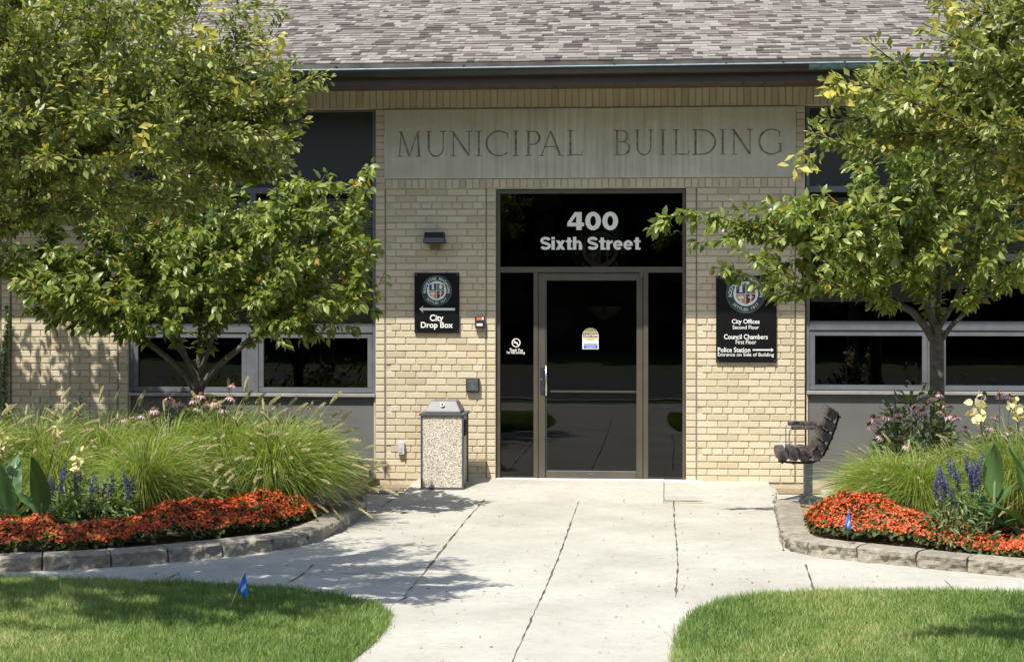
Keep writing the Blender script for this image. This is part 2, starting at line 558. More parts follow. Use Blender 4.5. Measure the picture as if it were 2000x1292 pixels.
def np_mesh(name, V, faces_list, mat, rnd=None, smooth=False):
    """mesh from numpy: V (n,3), faces_list = arrays (k,3)/(k,4); rnd = per-vertex tone"""
    me = bpy.data.meshes.new(name)
    V = np.asarray(V, dtype=np.float32)
    me.vertices.add(len(V))
    me.vertices.foreach_set("co", V.ravel())
    loops = np.concatenate([np.asarray(f, dtype=np.int32).ravel() for f in faces_list])
    sizes = np.concatenate([np.full(len(f), f.shape[1], dtype=np.int32) for f in faces_list])
    starts = np.concatenate([[0], np.cumsum(sizes)[:-1]]).astype(np.int32)
    me.loops.add(len(loops))
    me.loops.foreach_set("vertex_index", loops)
    me.polygons.add(len(sizes))
    me.polygons.foreach_set("loop_start", starts)
    me.polygons.foreach_set("loop_total", sizes)
    if rnd is not None:
        at = me.attributes.new("rnd", 'FLOAT', 'POINT')
        at.data.foreach_set("value", np.asarray(rnd, dtype=np.float32))
    me.materials.append(mat)
    me.update(calc_edges=True)
    if smooth:
        me.polygons.foreach_set("use_smooth", np.ones(len(sizes), dtype=bool))
    return me


def mesh_obj(name, me, parent=None):
    return link(bpy.data.objects.new(name, me), parent)


def unit(a):
    return a / np.maximum(np.linalg.norm(a, axis=-1, keepdims=True), 1e-9)


LEAF = np.array([[0, 0, 0], [.28, 0, -.01], [.64, 0, -.03], [1, 0, -.16], [.25, .23, .05], [.62, .21, .03], [.25, -.23, .05], [.62, -.21, .03]])
LEAF_T = np.array([[0, 1, 4], [0, 6, 1], [2, 3, 5], [2, 7, 3]])
LEAF_Q = np.array([[1, 2, 5, 4], [1, 6, 7, 2]])
SMALL = np.array([[0, 0, 0], [.5, .27, .06], [1, 0, -.08], [.5, -.27, .06]])
SMALL_T = np.array([[0, 2, 1], [0, 3, 2]])


def leaves(B, A, N, S, rnd, small=False, wid=1.0):
    """leaf blades at B along A with face normal N, length S"""
    A = unit(A)
    N = unit(N - A * np.sum(N * A, 1, keepdims=True))
    W = np.cross(N, A)
    T = SMALL if small else LEAF
    V = B[:, None] + S[:, None, None] * (T[None, :, 0:1] * A[:, None] + wid * T[None, :, 1:2] * W[:, None] + T[None, :, 2:3] * N[:, None])
    n, k = len(B), len(T)
    off = (np.arange(n) * k)[:, None, None]
    if small:
        F_ = [(SMALL_T[None] + off).reshape(-1, 3)]
    else:
        F_ = [(LEAF_T[None] + off).reshape(-1, 3), (LEAF_Q[None] + off).reshape(-1, 4)]
    return V.reshape(-1, 3), F_, np.repeat(rnd, k)


def merge(parts):
    """join several (V, faces, rnd)"""
    Vs, Fs, Rs, off = [], [], [], 0
    for V, f, r in parts:
        Vs.append(V)
        Fs += [x + off for x in f]
        Rs.append(r)
        off += len(V)
    return np.concatenate(Vs), Fs, np.concatenate(Rs)


def ribbons(C, W, rnd):
    """C (n,k,3) centre lines, W (n,k,3) half-width vectors"""
    n, k = C.shape[:2]
    V = np.stack([C - W, C + W], axis=2).reshape(-1, 3)
    i = (np.arange(n) * 2 * k)[:, None]
    j = np.arange(k - 1)[None]
    q = np.stack([i + 2 * j, i + 2 * j + 1, i + 2 * j + 3, i + 2 * j + 2], axis=-1).reshape(-1, 4)
    return V, [q], np.repeat(rnd, 2 * k)


# ------------------------------------------------------------------ lettering
_dg_cache = {}


def glyphs(s, offset=0.0):
    key = (s, offset)
    if key not in _dg_cache:
        cu = bpy.data.curves.new("t", 'FONT')
        cu.body = s
        cu.size = 1
        cu.offset = offset
        cu.resolution_u = 4
        ob = bpy.data.objects.new("t", cu)
        COL.objects.link(ob)
        dg = bpy.context.evaluated_depsgraph_get()
        me = bpy.data.meshes.new_from_object(ob.evaluated_get(dg))
        vs = np.array([v.co[:2] for v in me.vertices]) if len(me.vertices) else np.zeros((0, 2))
        fs = [tuple(p.vertices) for p in me.polygons]
        bpy.data.objects.remove(ob)
        bpy.data.curves.remove(cu)
        bpy.data.meshes.remove(me)
        _dg_cache[key] = (vs, fs)
    return _dg_cache[key]


def text_in(mb, s, x0, x1, z0, z1, y, offset=0.0, mi=0):
    """the words fitted to a rectangle on the plane y"""
    vs, fs = glyphs(s, offset)
    lo, hi = vs.min(0), vs.max(0)
    sx, sz = (x1 - x0) / (hi[0] - lo[0]), (z1 - z0) / (hi[1] - lo[1])
    mb.add([(x0 + (a - lo[0]) * sx, y, z0 + (b - lo[1]) * sz) for a, b in vs], fs, mi)


def text_px(mb, s, u0, u1, v0, v1, y, offset=0.0, mi=0):
    um = (u0 + u1) / 2
    text_in(mb, s, X(u0, y), X(u1, y), Zw(v1, um, y), Zw(v0, um, y), y, offset, mi)


def text_arc(mb, s, cx, cz, r, size, a0, a1, y, offset=0.02, flip=False, mi=0):
    """letters spread round an arc between the angles a0 and a1"""
    n = len(s)
    for i, ch in enumerate(s):
        if ch == ' ':
            continue
        a = a0 + (a1 - a0) * i / (n - 1)
        vs, fs = glyphs(ch, offset)
        lo, hi = vs.min(0), vs.max(0)
        c = (lo + hi) / 2
        rot = a - math.pi / 2 if not flip else a + math.pi / 2
        px, pz = cx + r * math.cos(a), cz + r * math.sin(a)
        ca, sa = math.cos(rot), math.sin(rot)
        mb.add([(px + ((p[0] - c[0]) * ca - (p[1] - 0.36) * sa) * size, y, pz + ((p[0] - c[0]) * sa + (p[1] - 0.36) * ca) * size) for p in vs], fs, mi)


# ==================================================================== GROUND AND PAVING
def inpoly(px, py, poly):
    r = np.zeros(len(px), bool)
    n = len(poly)
    j = n - 1
    for i in range(n):
        xi, yi, xj, yj = poly[i][0], poly[i][1], poly[j][0], poly[j][1]
        c = ((yi > py) != (yj > py)) & (px < (xj - xi) * (py - yi) / (yj - yi + 1e-12) + xi)
        r ^= c
        j = i
    return r


def structure(o):
    o["kind"] = "structure"
    return o


def sheet(name, pts, z, mat):
    mb = MB()
    mb.add([(p[0], p[1], z) for p in pts], [tuple(range(len(pts)))])
    o = mb.build(name, mat)
    if o.data.polygons[0].normal.z < 0:
        o.data.flip_normals()
    return structure(o)


sheet("ground", [(-400, -400), (400, -400), (400, 400), (-400, 400)], ZG - 0.03, M['terrain'])
walk = sheet("walkway", [(-16, -10.4), (16, -10.4), (16, 0.4), (-16, 0.4)], ZG, M['concrete'])
sheet("pavement", [(-60, -12.2), (60, -12.2), (60, -10.41), (-60, -10.41)], ZG - 0.004, M['concrete'])
mb = MB()
mb.box(-60, 60, -13.35, -13.2, ZG - 0.3, ZG)
structure(mb.build("kerb", M['landing'], bevel=0.02))
sheet("road", [(-60, -23), (60, -23), (60, -13.36), (-60, -13.36)], ZG - 0.012, M['asphalt'])

# joints in the concrete, darkened with dirt and irregular
JOINTS = [[(947, 974), (915, 1010), (880, 1052), (833, 1112), (790, 1163)],
          [(1136, 962), (1128, 985), (1108, 1040), (1090, 1090), (1058, 1165), (1030, 1225), (1000, 1292), (975, 1345)],
          [(1316, 979), (1317, 1020), (1322, 1070), (1324, 1110), (1319, 1166)],
          [(612, 1102), (590, 1122), (556, 1142)], [(355, 1116), (318, 1134)], [(785, 962), (745, 990)],
          [(1573, 1102), (1582, 1128), (1589, 1150)], [(1846, 1132), (1867, 1156)], [(795, 1165), (740, 1195)],
          [(668, 1120), (790, 1120), (905, 1121)], [(1515, 962), (1518, 1000), (1524, 1040), (1530, 1075)]]
mb = MB()
for ln in JOINTS:
    pts = [G(u, v) for u, v in ln]
    dense = []
    for a, b in zip(pts[:-1], pts[1:]):
        k = max(2, int((b - a).length / 0.05))
        dense += [a.lerp(b, t / k) for t in range(k)]
    dense.append(pts[-1])
    L, R = [], []
    for i, p in enumerate(dense):
        d = (dense[min(i + 1, len(dense) - 1)] - dense[max(i - 1, 0)]).normalized()
        n_ = Vector((-d.y, d.x, 0))
        w = 0.0015 + 0.011 * max(0, noise.noise((p.x * 5, p.y * 5, 1)) + 0.22)
        j = 0.007 * noise.noise((p.x * 7, p.y * 7, 5))
        L.append(p + n_ * (j + w) + Vector((0, 0, 0.004)))
        R.append(p + n_ * (j - w) + Vector((0, 0, 0.004)))
    k = len(L)
    mb.add(L + R, [(i, i + k, i + k + 1, i + 1) for i in range(k - 1)])
structure(mb.build("walkway_joint", M['joint'], walk))

# landing slab in front of the door: flush ramp on the left, a raised ledge on the right
zl = 0.03
mb = MB()
xa, xb, xr, xe = X(795, -0.8), X(1296, -1.0), X(1352, -1.0), X(1513, -1.0)
xA = X(822, 0)
mb.add([(xA, 0.3, zl), (xb, 0.3, zl), (xb, -0.55, zl), (xa, -0.45, zl), (xb, -1.3, ZG - 0.003), (xa - 0.02, -1.05, ZG - 0.003),
        (xA - 0.06, 0.3, ZG - 0.02), (xa - 0.10, -0.45, ZG - 0.02), (xb, -0.55, ZG - 0.02)],
       [(3, 2, 1, 0), (5, 4, 2, 3), (0, 6, 7, 3), (3, 7, 5), (2, 4, 8)])
structure(mb.build("landing_ramp", M['concrete']))
mb = MB()
mb.add([(xb + .006, 0.3, zl), (xe, 0.3, zl), (xe, -0.99, zl - .028), (xb + .006, -0.99, zl - .028), (xe, -1.015, ZG - .02), (xb + .006, -1.015, ZG - .02), (xe, 0.3, ZG - .02)],
       [(3, 2, 1, 0), (3, 5, 4, 2), (2, 4, 6, 1)])
structure(mb.build("landing_ledge", M['landing'], bevel=0.008))
mb = MB()
mb.box(X(1050), X(1372), -0.10, 0.06, zl + 0.001, Zw(941))
mb.box(X(968), X(1050) - 0.003, -0.03, 0.06, zl + 0.001, Zw(943.5))
structure(mb.build("door_threshold", plain("pale_threshold", (0.66, 0.65, 0.61), 0.7, var=0.1), bevel=0.006))

# shadow line under the ledge painted as a dark strip, and a rust stain
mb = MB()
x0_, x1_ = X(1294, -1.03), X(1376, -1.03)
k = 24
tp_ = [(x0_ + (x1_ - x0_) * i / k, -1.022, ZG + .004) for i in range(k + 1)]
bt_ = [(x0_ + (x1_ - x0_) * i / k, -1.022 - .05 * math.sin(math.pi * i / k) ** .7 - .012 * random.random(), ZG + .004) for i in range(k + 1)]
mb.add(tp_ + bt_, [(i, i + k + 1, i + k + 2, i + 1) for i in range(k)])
structure(mb.build("ledge_shadow_line", M['joint'], walk))
mb = MB()
vs = [(X(1335, -1.1) + .24 * math.cos(a) * (1 + .2 * math.sin(3 * a)), -1.13 + .075 * math.sin(a) * (1 + .25 * math.cos(2 * a)), ZG + .0025) for a in [2 * math.pi * i / 28 for i in range(28)]]
mb.add(vs, [tuple(range(28))])
structure(mb.build("rust_stain", plain("rust_stain", (0.40, 0.335, 0.225), 0.9, var=0.22, scale=14), walk))

# lawns
lawnL = [(-300, 1126), (0, 1131), (200, 1136), (400, 1143), (560, 1152), (660, 1164), (728, 1180), (762, 1200), (757, 1224), (735, 1252), (705, 1278), (682, 1295)]
lawnR = [(1316, 1330), (1315, 1292), (1318, 1265), (1328, 1232), (1350, 1200), (1400, 1177), (1480, 1163), (1600, 1157), (1800, 1156), (2000, 1159), (2350, 1166)]
pl = [tuple(G(u, v)[:2]) for u, v in lawnL]
pl = [(-14, pl[0][1])] + pl + [(pl[-1][0] - 0.15, -9.2), (pl[-1][0] - 0.2, -10.3), (-14, -10.3)]
pr = [tuple(G(u, v)[:2]) for u, v in lawnR]
pr = [(14, -10.3), (pr[0][0], -10.3)] + pr + [(14, pr[-1][1])]
for nm, poly in (("lawn_turf", pl), ("lawn_turf", pr)):
    sheet(nm, poly, ZG + 0.004, M['terrain'])


def lawn(poly, x0, x1, y0, y1, dens, seed):
    r = np.random.default_rng(seed)
    n = int((x1 - x0) * (y1 - y0) * dens)
    px, py = r.uniform(x0, x1, n), r.uniform(y0, y1, n)
    k = inpoly(px + r.normal(0, .018, n), py + r.normal(0, .018, n), poly)
    px, py = px[k], py[k]
    n = len(px)
    tuft = np.array([noise.noise((a * 7, b * 7, seed)) for a, b in zip(px, py)])
    h = r.uniform(0.020, 0.060, n) * (1 + 0.5 * tuft)
    az = r.uniform(0, 2 * np.pi, n)
    lean = r.uniform(0.1, 0.95, n)
    d = np.stack([np.cos(az), np.sin(az), np.zeros(n)], 1)
    t = np.array([0, 0.5, 1.0])
    C = np.stack([px, py, np.full(n, ZG + 0.005)], 1)[:, None] + d[:, None] * (h * lean)[:, None, None] * (t ** 1.7)[None, :, None] \
        + np.array([0, 0, 1.0]) * (h[:, None] * (t[None] - 0.25 * lean[:, None] * t[None] ** 2))[:, :, None]
    wa = az + r.uniform(0.6, 2.5, n)
    wv = np.stack([np.cos(wa), np.sin(wa), np.zeros(n)], 1)
    W = wv[:, None] * (np.array([0.0015, 0.0012, 0.0002])[None] * r.uniform(0.8, 1.3, n)[:, None])[:, :, None]
    big = np.array([noise.noise((a * .8, b * .8, seed + 9)) for a, b in zip(px, py)]) + .7 * tuft
    rnd = np.clip(r.normal(0.45, 0.24, n) + 0.45 * big, 0, 1)
    return ribbons(C, W, rnd)


xl0 = G(-120, 1292).x
V, F_, R_ = merge([lawn(pl, -5.9, 1.2, -9.6, -5.0, 17000, 3)])
o = mesh_obj("lawn", np_mesh("lawn", V, F_, M['grassblade'], R_))
o["kind"] = "stuff"
o["label"] = "mown green lawn on the shaded left side of the walkway"
V, F_, R_ = merge([lawn(pr, 0.4, 4.8, -9.6, -5.2, 17000, 4)])
o = mesh_obj("lawn", np_mesh("lawn", V, F_, M['grassblade'], R_))
o["kind"] = "stuff"
o["label"] = "sunlit mown lawn on the right side of the walkway"

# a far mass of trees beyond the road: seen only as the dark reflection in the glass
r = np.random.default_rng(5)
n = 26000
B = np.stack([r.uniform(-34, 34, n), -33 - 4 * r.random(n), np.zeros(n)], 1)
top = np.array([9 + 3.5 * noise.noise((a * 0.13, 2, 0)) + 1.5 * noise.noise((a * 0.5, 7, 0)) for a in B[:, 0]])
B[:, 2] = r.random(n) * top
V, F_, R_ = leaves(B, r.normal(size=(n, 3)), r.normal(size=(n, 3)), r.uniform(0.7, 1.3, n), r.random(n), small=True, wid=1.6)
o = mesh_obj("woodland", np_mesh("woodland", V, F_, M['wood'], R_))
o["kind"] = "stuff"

# ==================================================================== BUILDING
bld = thing("municipal_building", "buff brick municipal building with shingle roof, carved limestone sign band and dark glass entrance", "building", (0, 0, 0))

PITCH, BH, MJ = 0.0677, 0.0575, 0.010


def one_brick(mb, x0, x1, z0, z1, y=0.0, c=0.0035, dep=0.05):
    y = y + random.uniform(-0.0018, 0.0018)
    j = lambda: random.uniform(-0.0012, 0.0012)
    x0, x1, z0, z1 = x0 + j(), x1 + j(), z0 + j(), z1 + j()
    vs = [(x0 + c, y, z0 + c), (x1 - c, y, z0 + c), (x1 - c, y, z1 - c), (x0 + c, y, z1 - c),
          (x0, y + c, z0), (x1, y + c, z0), (x1, y + c, z1), (x0, y + c, z1),
          (x0, y + dep, z0), (x1, y + dep, z0), (x1, y + dep, z1), (x0, y + dep, z1)]
    fs = [(0, 1, 2, 3)]
    for a in (0, 4):
        for i in range(4):
            k = (i + 1) % 4
            fs.append((a + i, a + i + 4, a + k + 4, a + k))
    mb.add(vs, fs)


def field(mb, x0, x1, z0, z1, hdr=0, y=0.0):
    """running bond; every sixth course is a header course"""
    rows = int(round((z1 - z0) / PITCH))
    pit = (z1 - z0) / rows
    for i in range(rows):
        za = z0 + i * pit + MJ / 2
        zb = z0 + (i + 1) * pit - MJ / 2
        head = (i + hdr) % 6 == 0
        L = 0.1035 if head else 0.2055
        x = x0 - (L / 2 if i % 2 else 0) + (0.05 if head else 0)
        while x < x1 - 0.02:
            a, b = max(x, x0), min(x + L, x1)
            if b - a > 0.03:
                one_brick(mb, a + MJ / 2, b - MJ / 2, za, zb, y)
            x += L


def stack(mb, x0, x1, z0, z1, y=0.0):
    rows = int(round((z1 - z0) / PITCH))
    pit = (z1 - z0) / rows
    for i in range(rows):
        one_brick(mb, x0 + MJ / 2, x1 - MJ / 2, z0 + i * pit + MJ / 2, z0 + (i + 1) * pit - MJ / 2, y)


def soldiers(mb, x0, x1, z0, z1, y=0.0):
    k = int(round((x1 - x0) / PITCH))
    p = (x1 - x0) / k
    for i in range(k):
        one_brick(mb, x0 + i * p + MJ / 2, x0 + (i + 1) * p - MJ / 2, z0 + MJ / 2, z1 - MJ / 2, y)


ZS1 = Zw(172, 1150)          # top of the soldier course, under the soffit
ZS0 = Zw(209.5, 1150)        # its foot
ZL1, ZL0 = Zw(211, 1150), Zw(348, 1150)
ZR0 = Zw(367.5, 1150)        # foot of the rowlock course over the door
ZB = 0.01
WXL, WXR = X(-420), X(2480)
bw = MB()
soldiers(bw, WXL, WXR, ZS0, ZS1)
xl1, xl2, xl3, xl4 = X(733), X(752), X(950), X(968.5)
xr1, xr2, xr3, xr4 = X(1339.5), X(1360), X(1554), X(1573)
WL0, WL1 = X(250), X(733)      # left window opening
WR0, WR1 = X(1575), X(2068)    # right window opening
stack(bw, xl1, xl2, ZB, ZS0)
stack(bw, xl3, xl4, ZB, ZR0)
stack(bw, xr1, xr2, ZB, ZR0)
stack(bw, xr3, xr4, ZB, ZS0)
field(bw, xl2 + 0.006, xl3 - 0.004, ZB, ZR0, 2)
field(bw, xr2 + 0.004, xr3 - 0.006, ZB, ZR0, 2)
soldiers(bw, xl2, xr3, ZR0, ZL0)
stack(bw, X(231), WL0, ZB, ZS0)
field(bw, X(22), X(231) - 0.006, ZB, ZS0, 3)
stack(bw, X(2), X(20), ZB, ZS0)
field(bw, WXL, X(2) - 0.006, ZB, ZS0, 3)
stack(bw, WR1, X(2087), ZB, ZS0)
field(bw, X(2087) + 0.006, WXR, ZB, ZS0, 3)
wall = bw.build("brick_wall", M['brick'], bld)
mm = MB()
mo = 0.010
for a, b, z0, z1 in ((WXL, WL0, ZB - .3, ZS1), (WL0, WL1, ZS0 - 0.002, ZS1), (WL1, xl4, ZB - .3, ZS1), (xl4, xr1, ZR0 - 0.002, ZS1), (xr1, xr4, ZB - .3, ZS1), (xr4, WR1, ZS0 - .002, ZS1), (WR1, WXR, ZB - .3, ZS1)):
    mm.box(a + (0.002 if a > WXL else 0), b - (0.002 if b < WXR else 0), mo, 0.30, z0, z1)
mm.build("mortar", M['mortar'], wall)
# control joints
for x, z1 in ((xl2 + 0.002, ZR0), (xl3 - 0.002, ZR0), (xr2 + 0.002, ZR0), (xr3 - 0.002, ZR0), (X(231) - .003, ZS0), (X(21), ZS0), (X(2) - .003, ZS0)):
    mj = MB()
    mj.box(x - 0.005, x + 0.005, 0.004, 0.009, ZB, z1)
    mj.build("control_joint", M['mortar_side'], wall)

# limestone sign band with its carved letters
mb = MB()
LX0, LX1 = X(750.5), X(1554.5)
mb.box(LX0, LX1, -0.012, 0.009, ZL0 + .003, ZL1)
lint = mb.build("stone_lintel", M['limestone'], bld, bevel=0.006)


def stroke(mb, pts, w0, w1, y):
    L, R = [], []
    for i, p in enumerate(pts):
        a, b = pts[max(i - 1, 0)], pts[min(i + 1, len(pts) - 1)]
        dx, dz = b[0] - a[0], b[1] - a[1]
        l = math.hypot(dx, dz) or 1
        t = i / max(1, len(pts) - 1)
        w = (w0 + (w1 - w0) * t) / 2 if not callable(w0) else w0(t) / 2
        L.append((p[0] - dz / l * w, y, p[1] + dx / l * w))
        R.append((p[0] + dz / l * w, y, p[1] - dx / l * w))
    k = len(L)
    mb.add(L + R, [(i, i + k, i + k + 1, i + 1) for i in range(k - 1)])


def arc(cx, cz, rx, rz, a0, a1, n=22):
    return [(cx + rx * math.cos(math.radians(a0 + (a1 - a0) * i / n)), cz + rz * math.sin(math.radians(a0 + (a1 - a0) * i / n))) for i in range(n + 1)]


TK, TN, SF = 0.085, 0.045, 0.035
sw = lambda t: TN + (TK - TN) * math.sin(math.pi * t) ** 1.3


def letter(ch):
    """strokes in a box: width w, cap height 1; (points, w0, w1)"""
    s = []
    serif = lambda x, z, w=0.12: s.append(([(x - w, z), (x + w, z)], SF, SF))
    if ch == 'M':
        s += [([(0.10, 0), (0.16, 1)], TN, TN), ([(0.16, 1), (0.52, 0)], TK, TK), ([(0.52, 0), (0.88, 1)], TN, TN), ([(0.88, 1), (0.94, 0)], TK, TK)]
        serif(0.10, 0); serif(0.94, 0); s.append(([(0.04, 1), (0.18, 1)], SF, SF)); s.append(([(0.87, 1), (1.0, 1)], SF, SF))
        w = 1.04
    elif ch == 'U':
        s += [([(0.13, 1), (0.13, 0.33)], TK, TK), ([(0.70, 1), (0.70, 0.33)], TN, TN), (arc(0.415, 0.33, 0.285, 0.33, 180, 360), TK, TN)]
        serif(0.13, 1); serif(0.70, 1); w = 0.83
    elif ch == 'N':
        s += [([(0.13, 0), (0.13, 1)], TN, TN), ([(0.10, 1), (0.76, 0)], TK, TK), ([(0.76, 0), (0.76, 1)], TN, TN)]
        serif(0.13, 0); serif(0.76, 1); s.append(([(0.0, 1), (0.13, 1)], SF, SF)); w = 0.88
    elif ch == 'I':
        s += [([(0.12, 0), (0.12, 1)], TK, TK)]
        serif(0.12, 0); serif(0.12, 1); w = 0.24
    elif ch in 'CG':
        s += [(arc(0.5, 0.5, 0.46, 0.5, 48, 312), sw, 0)]
        s.append(([(0.81, 0.70), (0.81, 0.92)], SF, SF))
        if ch == 'G':
            s += [([(0.84, 0.08), (0.84, 0.42)], TK, TK)]; serif(0.84, 0.42, 0.1); w = 0.95
        else:
            w = 0.86
    elif ch == 'P':
        s += [([(0.12, 0), (0.12, 1)], TK, TK), ([(0.12, 0.98), (0.30, 0.98)], TN, TN), (arc(0.30, 0.72, 0.25, 0.26, 90, -90), sw, 0), ([(0.30, 0.46), (0.12, 0.46)], TN, TN)]
        serif(0.12, 0); s.append(([(0.0, 1), (0.12, 1)], SF, SF)); w = 0.57
    elif ch == 'A':
        s += [([(0.10, 0), (0.46, 1)], TN, TN), ([(0.46, 1), (0.84, 0)], TK, TK), ([(0.23, 0.36), (0.70, 0.36)], TN, TN)]
        serif(0.10, 0, 0.1); serif(0.84, 0, 0.11); w = 0.94
    elif ch == 'L':
        s += [([(0.12, 0), (0.12, 1)], TK, TK), ([(0.12, 0.02), (0.56, 0.02)], TN, TN), ([(0.56, 0.0), (0.60, 0.16)], SF, SF)]
        serif(0.12, 1); s.append(([(0.0, 0), (0.12, 0)], SF, SF)); w = 0.6
    elif ch == 'B':
        s += [([(0.12, 0), (0.12, 1)], TK, TK), ([(0.0, 1), (0.30, 0.985)], TN, TN), (arc(0.30, 0.76, 0.21, 0.225, 90, -90), sw, 0), ([(0.30, 0.535), (0.12, 0.535)], TN, TN),
              (arc(0.32, 0.275, 0.27, 0.26, 90, -90), sw, 0), ([(0.32, 0.015), (0.0, 0.0)], TN, TN)]
        w = 0.6
    elif ch == 'D':
        s += [([(0.12, 0), (0.12, 1)], TK, TK), ([(0.0, 1), (0.34, 0.985)], TN, TN), (arc(0.34, 0.5, 0.5, 0.485, 90, -90), sw, 0), ([(0.34, 0.015), (0.0, 0.0)], TN, TN)]
        w = 0.86
    return s, w


LET = [('M', 776, 823), ('U', 831, 872), ('N', 879, 922), ('I', 929.5, 941), ('C', 948, 994), ('I', 1002, 1013), ('P', 1026, 1055), ('A', 1053, 1099), ('L', 1108, 1138),
       ('B', 1199, 1230), ('U', 1239, 1277), ('I', 1289, 1300), ('L', 1314, 1346), ('D', 1352, 1398), ('I', 1406, 1417), ('N', 1427, 1471), ('G', 1481, 1530)]
yl = -0.0142
LZ0, LZ1 = Zw(304.5, 960, yl), Zw(256.5, 960, yl)
mb = MB()
ii = 0
for ch, u0, u1 in LET:
    if (ch, u0) == ('B', 1199):
        mb.build("carved_word", M['letter_cut'], lint)
        mb = MB()
    st, w = letter(ch)
    x0, x1 = X(u0, yl), X(u1, yl)
    hh = LZ1 - LZ0
    kx = (x1 - x0) / w
    for pts, w0, w1 in st:
        if callable(w0):
            f0 = w0
            stroke(mb, [(x0 + a * kx, LZ0 + b * hh) for a, b in pts], (lambda t, f0=f0: f0(t) * hh), 0, yl - 0.00025 * (ii % 7))
        else:
            stroke(mb, [(x0 + a * kx, LZ0 + b * hh) for a, b in pts], w0 * hh, w1 * hh, yl - 0.00025 * (ii % 7))
        ii += 1
mb.build("carved_word", M['letter_cut'], lint)

# eaves
YE, ZE = -1.15, Zw(161, 1150, -1.12)
mb = MB()
for i in range(int((WXR - WXL) / 0.2)):
    xx = WXL + i * 0.2
    mb.add([(xx + .004, YE + 0.03, ZE), (xx + .196, YE + 0.03, ZE), (xx + .196, 0.05, ZS1 - 0.003), (xx + .004, 0.05, ZS1 - 0.003),
            (xx + .004, YE + 0.03, ZE + .01), (xx + .196, YE + 0.03, ZE + .01), (xx + .196, 0.05, ZS1 + .008), (xx + .004, 0.05, ZS1 + .008)],
           [(0, 1, 2, 3), (0, 4, 5, 1), (1, 5, 6, 2), (3, 7, 4, 0)])
mb.add([(WXL, YE + 0.03, ZE + .012), (WXR, YE + 0.03, ZE + .012), (WXR, 0.3, ZS1 + .012), (WXL, 0.3, ZS1 + .012)], [(0, 1, 2, 3)])
mb.build("soffit", M['soffit'], bld)
zf1 = Zw(141, 1150, YE)
mb = MB()
mb.box(WXL, WXR, YE, YE + 0.028, ZE - 0.01, zf1 + 0.10)
mb.build("fascia", M['fascia'], bld, bevel=0.004)
# gutter: half-round trough with a bright worn lip, falling slightly to the left
zg = Zw(130.5, 1150, -1.3)
mb = MB()
pr_ = [(YE - 0.002, zg + 0.02)]
pr_ += [(-1.225 + 0.073 * math.cos(math.radians(a)), zg - 0.0 - 0.068 * math.sin(math.radians(a))) for a in range(0, 181, 20)]
inn = [(y * 0.96 - 1.225 * 0.04, z + 0.004) for y, z in reversed(pr_[1:])]
mb.prism_x(pr_ + inn, WXL, WXR, 0, 0.028)
gut = mb.build("gutter", M['gutter'], bld, smooth=False)
mb = MB()
mb.tube([(WXL, -1.300, zg - .026), (WXR, -1.300, zg + .030)], 0.0085, 8)
mb.build("gutter_lip", M['lip'], gut)
mb = MB()
for u0, u1 in ((1580, 1720), (440, 560)):
    a, b = X(u0, -1.3), X(u1, -1.3)
    zz = lambda x: zg + 0.028 * 2 * ((x - WXL) / (WXR - WXL) - 0.5)
    k = 5
    vs = []
    for x in (a, b):
        vs += [(x, -1.225 - 0.0755 * math.cos(math.radians(t)), zz(x) - 0.07 * math.sin(math.radians(t))) for t in (0, 18, 36, 52)]
    mb = MB()
    mb.add(vs, [(i, i + 1, i + 5, i + 4) for i in range(3)])
    mb.build("gutter_sleeve", M['patina'], gut)
mb = MB()
for u in (905, 1200, 1418, 1530, 1650, 655):
    x = X(u, -1.3)
    mb = MB()
    mb.box(x - 0.008, x + 0.008, -1.31, -1.20, zg + 0.016, zg + 0.03)
    mb.build("gutter_bracket", M['gutter'], gut)

# roof: courses of laminated shingles, every tab real
PH = math.radians(19.0)
cph, sph = math.cos(PH), math.sin(PH)
YR, ZR = -1.19, Zw(119.5, 1150, -1.19)
mb = MB()


def rp(s, n):
    return (YR + s * cph - n * sph, ZR + s * sph + n * cph)


NR = 42
for i in range(NR):
    s0, s1 = i * 0.118, (i + 1) * 0.118 + 0.03
    x = WXL - random.random() * 0.3
    while x < WXR:
        w = random.choice((0.05, 0.07, 0.09, 0.11, 0.14, 0.18))
        t = random.choice((0.008, 0.009, 0.015, 0.016))
        a = s0 + random.uniform(-0.003, 0.003)
        (y0, z0), (y1, z1), (y2, z2) = rp(a, t), rp(s1, 0.0045), rp(a, 0.0)
        e = 0.001
        mb.add([(x + e, y2, z2), (x + w - e, y2, z2), (x + w - e, y0, z0), (x + e, y0, z0), (x + e, y1, z1), (x + w - e, y1, z1)],
               [(0, 1, 2, 3), (3, 2, 5, 4), (0, 3, 4), (1, 5, 2)])
        x += w
roof = mb.build("roof", M['shingle'], bld)
mb = MB()
(y0, z0), (y1, z1) = rp(-0.0, -0.003), rp(NR * 0.118, -0.003)
(y2, z2) = rp(NR * 0.118, -0.05)
mb.add([(WXL, y0, z0), (WXR, y0, z0), (WXR, y1, z1), (WXL, y1, z1), (WXL, y1 + 4.5, z1 - 1.5), (WXR, y1 + 4.5, z1 - 1.5)], [(0, 1, 2, 3), (3, 2, 5, 4)])
mb.build("roof_deck", M['deck'], roof)
mb = MB()
mb.add([(WXL, -1.185, zf1 + 0.02), (WXR, -1.185, zf1 + 0.02), (WXR, -1.20, ZR - 0.004), (WXL, -1.20, ZR - 0.004)], [(0, 1, 2, 3)])
mb.build("drip_flashing", M['flash'], roof)

